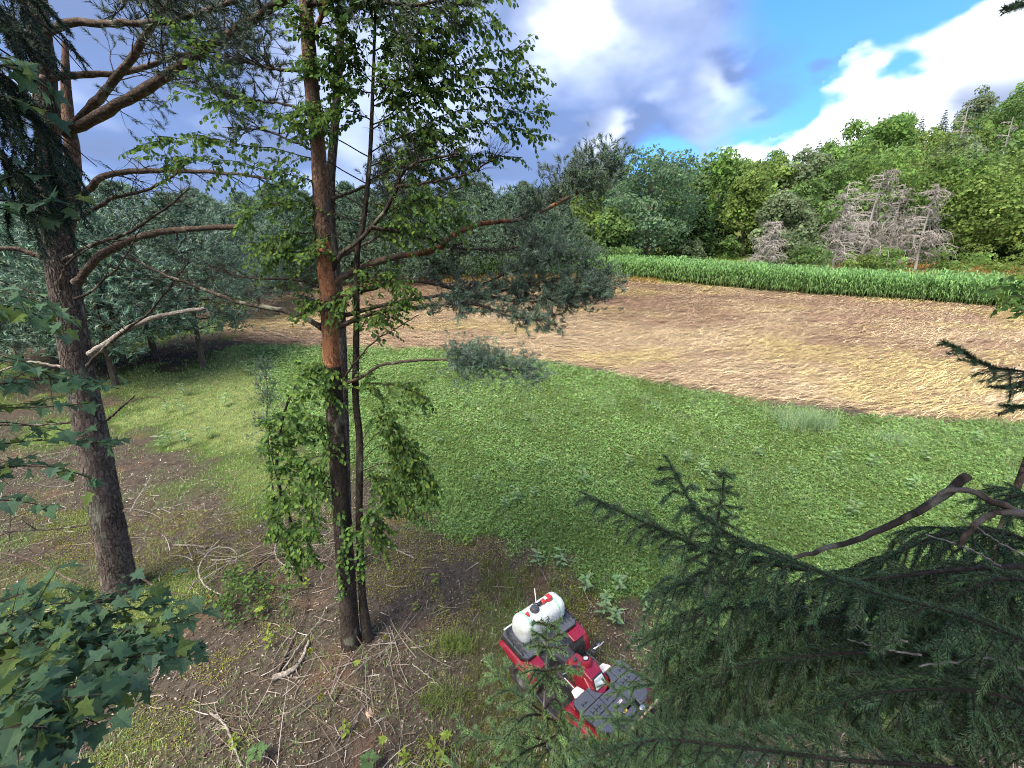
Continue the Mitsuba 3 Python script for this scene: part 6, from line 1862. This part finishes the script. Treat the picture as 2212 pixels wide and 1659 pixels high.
# ------------------------------------------------------------------ fallen wood, weeds and seedlings
rng = np.random.default_rng(81)
FALLEN = [  # pixel path, height above ground along it, radii, bark, label
    ([(588, 1466), (631, 1448), (655, 1417), (667, 1384)], [0.05, 0.05], 0.055, 0.022, 'dead_wood', 'thick grey curved dead limb lying left of the middle trunks'),
    ([(600, 1452), (631, 1383), (655, 1332), (662, 1284)], [0.04, 0.10], 0.022, 0.010, 'bark_limb', 'long straight fallen branch beside the thick curved limb'),
    ([(610, 1448), (650, 1390), (690, 1340), (705, 1310)], [0.05, 0.12], 0.016, 0.007, 'dead_wood', 'thin fallen branch running from the thick limb towards the trunks'),
    ([(485, 1291), (440, 1262), (430, 1229), (451, 1192), (478, 1181), (509, 1192), (509, 1216)], [0.12, 0.35, 0.15], 0.020, 0.010, 'dead_wood', 'pale dead branch bent into a hoop right of the big grey pine'),
    ([(405, 1285), (425, 1250), (450, 1225), (500, 1210)], [0.05, 0.25], 0.012, 0.006, 'dead_wood', 'thin pale twisted branch inside the hoop-shaped one'),
    ([(539, 1243), (553, 1219), (577, 1202), (621, 1195)], [0.06, 0.14], 0.034, 0.018, 'bark_limb', 'stout brown fallen branch left of the crooked sapling'),
    ([(601, 1150), (594, 1195), (611, 1219), (649, 1226), (693, 1212)], [0.25, 0.08], 0.016, 0.010, 'dead_wood', 'bleached forked branch at the foot of the crooked sapling'),
    ([(600, 1230), (640, 1215), (690, 1200)], [0.06, 0.10], 0.012, 0.008, 'dead_wood', 'bleached straight stick behind the middle trunks'),
    ([(376, 1178), (410, 1178), (444, 1182)], [0.04, 0.06], 0.016, 0.010, 'dead_wood', 'short bleached stick lying right of the big grey trunk'),
    ([(400, 1175), (430, 1155), (455, 1138)], [0.05, 0.08], 0.010, 0.006, 'dead_wood', 'thin bleached stick pointing at the plot behind the short one'),
    ([(280, 1108), (300, 1072), (318, 1045), (325, 1025)], [0.3, 0.55], 0.020, 0.010, 'dead_wood', 'bleached bare branch propped up right of the big grey trunk'),
    ([(803, 1168), (857, 1188), (895, 1206)], [0.05, 0.05], 0.022, 0.014, 'dead_wood', 'pale straight stick on the litter right of the middle trunks'),
    ([(857, 1240), (888, 1262)], [0.03, 0.04], 0.014, 0.010, 'bark_limb', 'short brown stick right of the middle trunks, below the pale one'),
    ([(719, 1137), (700, 1190), (697, 1257), (738, 1318), (789, 1400), (847, 1465), (891, 1499)], [1.3, 0.9, 0.45, 0.1, 0.05], 0.010, 0.012, 'bark_limb', 'long thin yellowish stem slanting past the foot of the middle trunk'),
    ([(594, 1625), (686, 1571), (725, 1510), (735, 1490)], [0.03, 0.05], 0.014, 0.008, 'bark_limb', 'long thin fallen branch near the bottom edge left of centre'),
    ([(454, 1540), (488, 1567), (502, 1605), (522, 1655)], [0.04, 0.06], 0.018, 0.012, 'dead_wood', 'grey forked stick running to the bottom edge'),
    ([(430, 1639), (492, 1598), (540, 1580), (587, 1571)], [0.03, 0.06], 0.016, 0.008, 'bark_limb', 'brown stick crossing the forked one near the bottom edge'),
    ([(891, 1434), (925, 1461), (958, 1492), (963, 1543)], [0.06, 0.10], 0.010, 0.006, 'dead_wood', 'thin pale curved stick left of the quad bike'),
    ([(189, 1533), (191, 1560), (215, 1574), (273, 1564)], [0.06, 0.08], 0.010, 0.005, 'bark_limb', 'thin curled stem in front of the maple leaves'),
    ([(842, 1352), (858, 1400), (866, 1440), (880, 1475)], [0.04, 0.04], 0.011, 0.007, 'dead_wood', 'thin grey stick right of the trunk foot, pointing down the slope'),
    ([(770, 1370), (810, 1352), (833, 1340)], [0.03, 0.06], 0.010, 0.006, 'bark_limb', 'small stick touching the foot of the dark sapling'),
    ([(-20, 1190), (60, 1208), (120, 1236), (185, 1265)], [0.5, 0.35], 0.024, 0.014, 'bark_limb', 'long drooping bare branch at the left border behind the maple'),
    ([(20, 1190), (22, 1130), (24, 1080)], [0.5, 1.2], 0.012, 0.008, 'bark_dark', 'dark upright bare stem at the left border'),
    ([(330, 1480), (345, 1440), (352, 1400)], [0.04, 0.05], 0.012, 0.008, 'dead_wood', 'small pale stick beside the moss under the maple'),
]
for pts, up, r0, r1, bs, lab in FALLEN:
    g = np.array([on_ground(*p) for p in pts])
    h = np.interp(np.linspace(0, 1, len(pts)), np.linspace(0, 1, len(up)), up)
    for k in range(len(g)):                        # raised points slide towards the eye so that they keep their place
        d = (EYE - g[k]) / (EYE[2] - g[k][2])
        g[k] = g[k] + d * h[k]
    c = spline(g, 24)
    c[1:-1] += rng.normal(size=(22, 3)) * 0.006
    key = thing('fallen_branch', lab, 'branch')
    mb = MB().tube(c, np.linspace(r0, r1, 24) * (1 + 0.08 * rng.normal(size=24)), 8)
    put(key, None, mb, bs, smooth=50)
    for q in range(4 if len(pts) > 2 and r0 > 0.011 else 0):
        k = rng.integers(6, 22)
        d = unit(c[min(k + 1, 23)] - c[k - 1]) * 0.6 + rng.normal(size=3) * np.array([0.7, 0.7, 0.25])
        e = c[k] + unit(d) * (0.15 + 0.3 * rng.random())
        e[2] = max(e[2], float(terrain(e[0], e[1])) + 0.01)
        put(key, 'twig', MB().tube(spline(np.array([c[k], (c[k] + e) / 2 + rng.normal(size=3) * 0.02, e]), 8), np.linspace(r1 * 0.6, 0.002, 8), 5), bs, smooth=50)

# tangles of dead brushwood
mb = MB()
for (cx, cy, sx_, sy_, n, up) in [(60, 740, 60, 40, 90, 0.9), (300, 735, 60, 30, 70, 0.8), (480, 1230, 50, 26, 34, 0.30), (640, 1205, 40, 20, 26, 0.25), (90, 1010, 70, 60, 26, 0.4), (330, 1150, 60, 40, 16, 0.12), (800, 1440, 60, 50, 44, 0.06), (640, 1560, 120, 60, 44, 0.05)]:
    for _ in range(n):
        g = on_ground(cx + rng.normal() * sx_, cy + rng.normal() * sy_)
        s = np.linalg.norm(g - EYE) / 9
        L = (0.4 + 0.9 * rng.random()) * (0.6 + 0.5 * s)
        a = rng.random() * 6.28
        d = np.array([math.cos(a), math.sin(a), 0.05 + up * 0.6 * rng.random()])
        o = g + np.array([0, 0, 0.02 + up * 0.5 * rng.random() ** 2])
        q = np.linspace(-0.5, 0.5, 7)[:, None]
        c = o + d * L * q + rng.normal(size=3) * 0.25 * L * q ** 2 + np.array([0, 0, 0.5 * d[2] * L])
        c[:, 2] = np.maximum(c[:, 2], terrain(c[:, 0], c[:, 1]) + 0.01)
        t = np.array([[0.26, 0.225, 0.20], [0.17, 0.135, 0.11], [0.09, 0.07, 0.06], [0.42, 0.38, 0.35]])[rng.choice(4, p=[0.3, 0.35, 0.28, 0.07])]
        mb.tube(c, np.linspace(0.007, 0.003, 7) * (0.6 + 0.4 * s), 4, t, cap=False)
k = thing('brushwood', 'tangled dead brushwood under the pines and round the middle trunks', 'brushwood', kind='stuff')
put(k, None, mb, 'dry')


def plant(rng, h, leaves, ln, wd, colour, whorl=False):
    """A small herb: a stem and pairs of pointed leaves."""
    mb = MB()
    top = np.array([rng.normal() * 0.05, rng.normal() * 0.05, h])
    mb.tube([[0, 0, -0.02], top * 0.55, top], [0.005, 0.004, 0.003], 4, np.array(colour) * 0.7, cap=False)
    a = rng.random() * 6.28
    O, M = [], []
    for k in range(leaves):
        s = 1.0 if whorl else 0.3 + 0.7 * (k // 2) / max(1, (leaves // 2 - 1))
        a += 6.283 / leaves * (1 if whorl else 0) + (0 if whorl else math.pi + (1.3 if k % 2 == 0 else 0))
        d = np.array([math.cos(a), math.sin(a), 0.45 - 0.5 * rng.random() if not whorl else 0.1])
        O.append(top * s)
        M.append(leaf_frames(d[None], unit(np.array([[0, 0, 1.0]]) + 0.3 * rng.normal(size=(1, 3))), np.array([ln * (0.8 + 0.4 * rng.random())]), rng)[0] * np.array([1, wd, 1]))
    return mb.stamp(*OVATE, np.array(O), np.array(M), jitter(colour, leaves, rng, 0.14, 0.05))


WEEDS = [plant(rng, 0.34 + 0.06 * k, 12, 0.17, 0.55, (0.27, 0.40, 0.22)) for k in range(4)]
PLY_WEED = [mikit.ply(w.mesh(), 'leaf', color=w.colour()) for w in WEEDS]
SPOTS = [(1106, 1018), (1165, 1012), (1184, 1008), (1089, 935), (1133, 912), (918, 905), (1031, 1045), (1116, 1090), (1090, 1098), (1359, 1008), (1260, 1050), (1150, 1075), (1451, 962), (1592, 935), (1834, 1118), (1510, 1030), (1715, 1028), (1793, 1003), (1537, 1048),
         (1262, 1280), (1309, 1302), (1398, 1326), (1440, 1332), (1337, 1280), (1300, 1335), (1328, 1350), (1210, 1230), (1160, 1225), (1010, 880), (950, 960), (1240, 900), (1320, 930), (1480, 1000), (1640, 990), (1880, 1010), (2000, 1000), (2100, 960), (1960, 1060), (1690, 930), (1560, 900), (1420, 890), (1050, 830), (930, 820)]
rows = [('far', 0, 965), ('middle', 965, 1120), ('near', 1120, 1500)]
for rn, lo, hi in rows:
    sel = sorted([p for p in SPOTS if lo <= p[1] < hi])
    for k, (px, py) in enumerate(sel):
        g = on_ground(px, py)
        key = thing('weed_plant', f'broad-leaved weed standing in the clover, {WORDS[k]} from the left in the {rn} row' if k else f'leftmost broad-leaved weed in the {rn} row in the clover', 'weed', 'broad-leaved weeds in the clover')
        sc = 0.8 + 0.5 * rng.random()
        scene[key] = {**PLY_WEED[k % 4], 'to_world': T().translate([float(v) for v in g]).rotate([0, 0, 1], rng.random() * 360).scale(float(sc))}
LEFTW = [(399, 855), (386, 880), (358, 893), (399, 897), (485, 880), (536, 810), (372, 960), (395, 955), (410, 965), (454, 948), (350, 970)]
for k, (px, py) in enumerate(sorted(LEFTW)):
    g = on_ground(px, py)
    key = thing('weed_plant', f'leafy weed in the clearing between the big trunks, {WORDS[k]} from the left' if k else 'leftmost leafy weed in the clearing between the big trunks', 'weed', 'weeds in the clearing')
    scene[key] = {**PLY_WEED[k % 4], 'to_world': T().translate([float(v) for v in g]).rotate([0, 0, 1], rng.random() * 360).scale(float(1.0 + 0.5 * rng.random()))}

SEED = [plant(rng, 0.22 + 0.05 * k, 8, 0.085, 0.75, (0.27, 0.37, 0.08), k == 1) for k in range(3)]
PLY_SEED = [mikit.ply(w.mesh(), 'leaf', color=w.colour()) for w in SEED]
for k, (px, py, where) in enumerate([(941, 1265, 'right of the middle trunks'), (773, 1463, 'below the foot of the middle trunk'), (591, 1380, 'above the thick curved limb'), (663, 1272, 'left of the middle trunk foot'), (826, 1640, 'at the bottom edge left of the quad bike'), (932, 1630, 'at the bottom edge, leftmost of the three beside the spruce'), (956, 1645, 'at the bottom edge, lowest of the three beside the spruce'), (963, 1612, 'near the bottom edge, topmost of the three beside the spruce'), (878, 1652, 'at the very bottom edge between two others'), (751, 1588, 'between moss patches near the bottom edge'), (560, 1342, 'left of the long straight fallen branch'), (584, 1400, 'just above the thick curved limb'), (512, 1616, 'on the grey forked stick'), (486, 1330, 'in the litter under the hoop-shaped branch'), (1010, 1180, 'at the edge of the clover right of the trunks'), (900, 1320, 'on the litter between the trunks and the quad bike')]):
    g = on_ground(px, py)
    key = thing('seedling', f'yellow-green seedling {where}', 'seedling')
    scene[key] = {**PLY_SEED[k % 3], 'to_world': T().translate([float(v) for v in g]).rotate([0, 0, 1], rng.random() * 360).scale(float(0.9 + 0.4 * rng.random()))}

# a bramble patch between the maple and the trunks
key = thing('bramble', 'light green bramble trailing between the maple and the middle trunks', 'bramble')
lv, wood = Leaves(OVATE, [np.array(c) * 1.2 for c in SAP_GREENS[:5]]), MB()
for k in range(22):
    a = on_ground(430 + 190 * rng.random(), 1375 - 110 * rng.random())
    b = on_ground(440 + 210 * rng.random(), 1360 - 130 * rng.random())
    c = spline(np.array([a, (a + b) / 2 + np.array([0, 0, 0.35 + 0.2 * rng.random()]), b + np.array([0, 0, 0.12])]), 12)
    wood.tube(c, np.linspace(0.006, 0.003, 12), 4, cap=False)
    spray(c, lv, wood, rng, 0.05, 0.085, 0.005, twigs=5, twig_len=0.22, hang=0.3, start=0.1)
put(key, 'stems', wood, 'twig_wood')
lv.build(key, 200)
# small maple leaves at the bottom edge
for px, py, lab in [(800, 1668, 'small maple seedling at the bottom edge left of the quad bike'), (560, 1650, 'small maple seedling at the bottom edge near the forked stick')]:
    g = on_ground(px, py)
    key = thing('maple_seedling', lab, 'seedling')
    n = 5
    a = np.arange(n) * 1.2566 + rng.random()
    d = np.stack([np.cos(a), np.sin(a), 0 * a + 0.1], 1)
    mb = MB().tube([g, g + np.array([0, 0, 0.25])], [0.005, 0.003], 5, np.array((0.1, 0.12, 0.05)), cap=False)
    mb.stamp(*MAPLE, g + np.array([0, 0, 0.24]) + d * 0.03, leaf_frames(d, unit(np.array([[0, 0, 1.0]]) + 0.2 * rng.normal(size=(n, 3))), np.full(n, 0.14), rng), jitter((0.12, 0.21, 0.09), n, rng, 0.1, 0.04))
    put(key, None, mb, 'leaf')

# clumps of tall grass standing out of the clover
for px, py, n, h, lab in [(1745, 925, 260, 0.85, 'large clump of tall pale grass at the far edge of the clover'), (1690, 903, 70, 0.6, 'smaller grass clump just left of the large one'), (1926, 955, 60, 0.55, 'spreading grass clump right of the large one'), (1205, 1310, 60, 0.30, 'grass tuft on the litter above the spray tank'), (985, 1400, 90, 0.30, 'soft green grass tuft left of the spray tank'), (960, 1520, 60, 0.30, 'grass tuft left of the young spruce'), (1490, 1440, 50, 0.4, 'grass tuft right of the quad bike')]:
    g = on_ground(px, py)
    key = thing('grass_clump', lab, 'grass clump')
    sp_ = 0.35 if h > 0.5 else 0.16
    x, y = g[0] + rng.normal(size=n) * sp_ * 1.4, g[1] + rng.normal(size=n) * sp_ * 0.6
    put(key, None, MB().stamp(*BLADE, *grass_blades(x, y, 4, np.full(n, h), 0.012, jitter((0.31, 0.43, 0.24) if h > 0.5 else (0.20, 0.27, 0.08), n, rng, 0.15, 0.06), rng, 0.06)), 'leaf')

# a thin pine sapling at the edge of the clearing
key = thing('pine_sapling', 'thin sparse pine sapling left of the middle trunks at the edge of the plot', 'pine tree')
g = on_ground(590, 1060)
c = spline(np.vstack([g[None], path_at([(583, 1000), (576, 920), (578, 850), (572, 795), (568, 775)], [g[1], g[1]])]), 24)
wood = MB().tube(c, np.linspace(0.022, 0.004, 24), 6)
put(key, 'trunk', wood, 'bark_dark', smooth=50)
wood = MB()
tips, dirs = side_shoots(rng, c, 26, 0.42, wood, 0.006, t0=0.2, spread=1.2, up=0.3, kids=3)
put(key, 'twigs', wood, 'twig_wood')
put(key, 'needles', needle_mesh(rng, tips, dirs, 2, 0.11, np.array(G2) * 0.95), 'needle')

# moss tufts and a pale dry leaf
for px, py, r, lab in [(670, 1408, 0.06, 'round bright moss tuft beside the thick curved limb'), (832, 1378, 0.045, 'round moss tuft right of the sapling foot'), (694, 1506, 0.05, 'round moss tuft on the litter below the trunks')]:
    g = on_ground(px, py)
    key = thing('moss_tuft', lab, 'moss')
    n = 500
    d = unit(rng.normal(size=(n, 3)))
    d[:, 2] = np.abs(d[:, 2])
    put(key, None, MB().stamp(*CARD, g + d * r * 0.8, frames(d + 0.4 * rng.normal(size=(n, 3)), rng) * 0.02, jitter((0.24, 0.27, 0.05), n, rng, 0.15, 0.06)), 'dry')
g = on_ground(804, 1553)
key = thing('dry_leaf', 'pale pinkish curled dry leaf lying on the litter near the bottom edge', 'leaf')
put(key, None, MB().stamp(MAPLE[0] * np.array([1, 1, 2.5]), MAPLE[1], (g + np.array([-0.08, 0, 0.04]))[None], yaw_tilt(1, rng, 0.2) * 0.17, np.array([[0.52, 0.34, 0.24]])), 'dry')

# a pale post by the forest edge
g = on_ground(1467, 552)
key = thing('wooden_post', 'pale weathered post standing at the far edge of the crop below the round maple', 'post')
put(key, None, hull([(0, 0, 0, 0.10), (0.02, 0, 1.35, 0.09)]), 'far_dead_wood', smooth=40, to_world=T().translate([float(v) for v in g]))
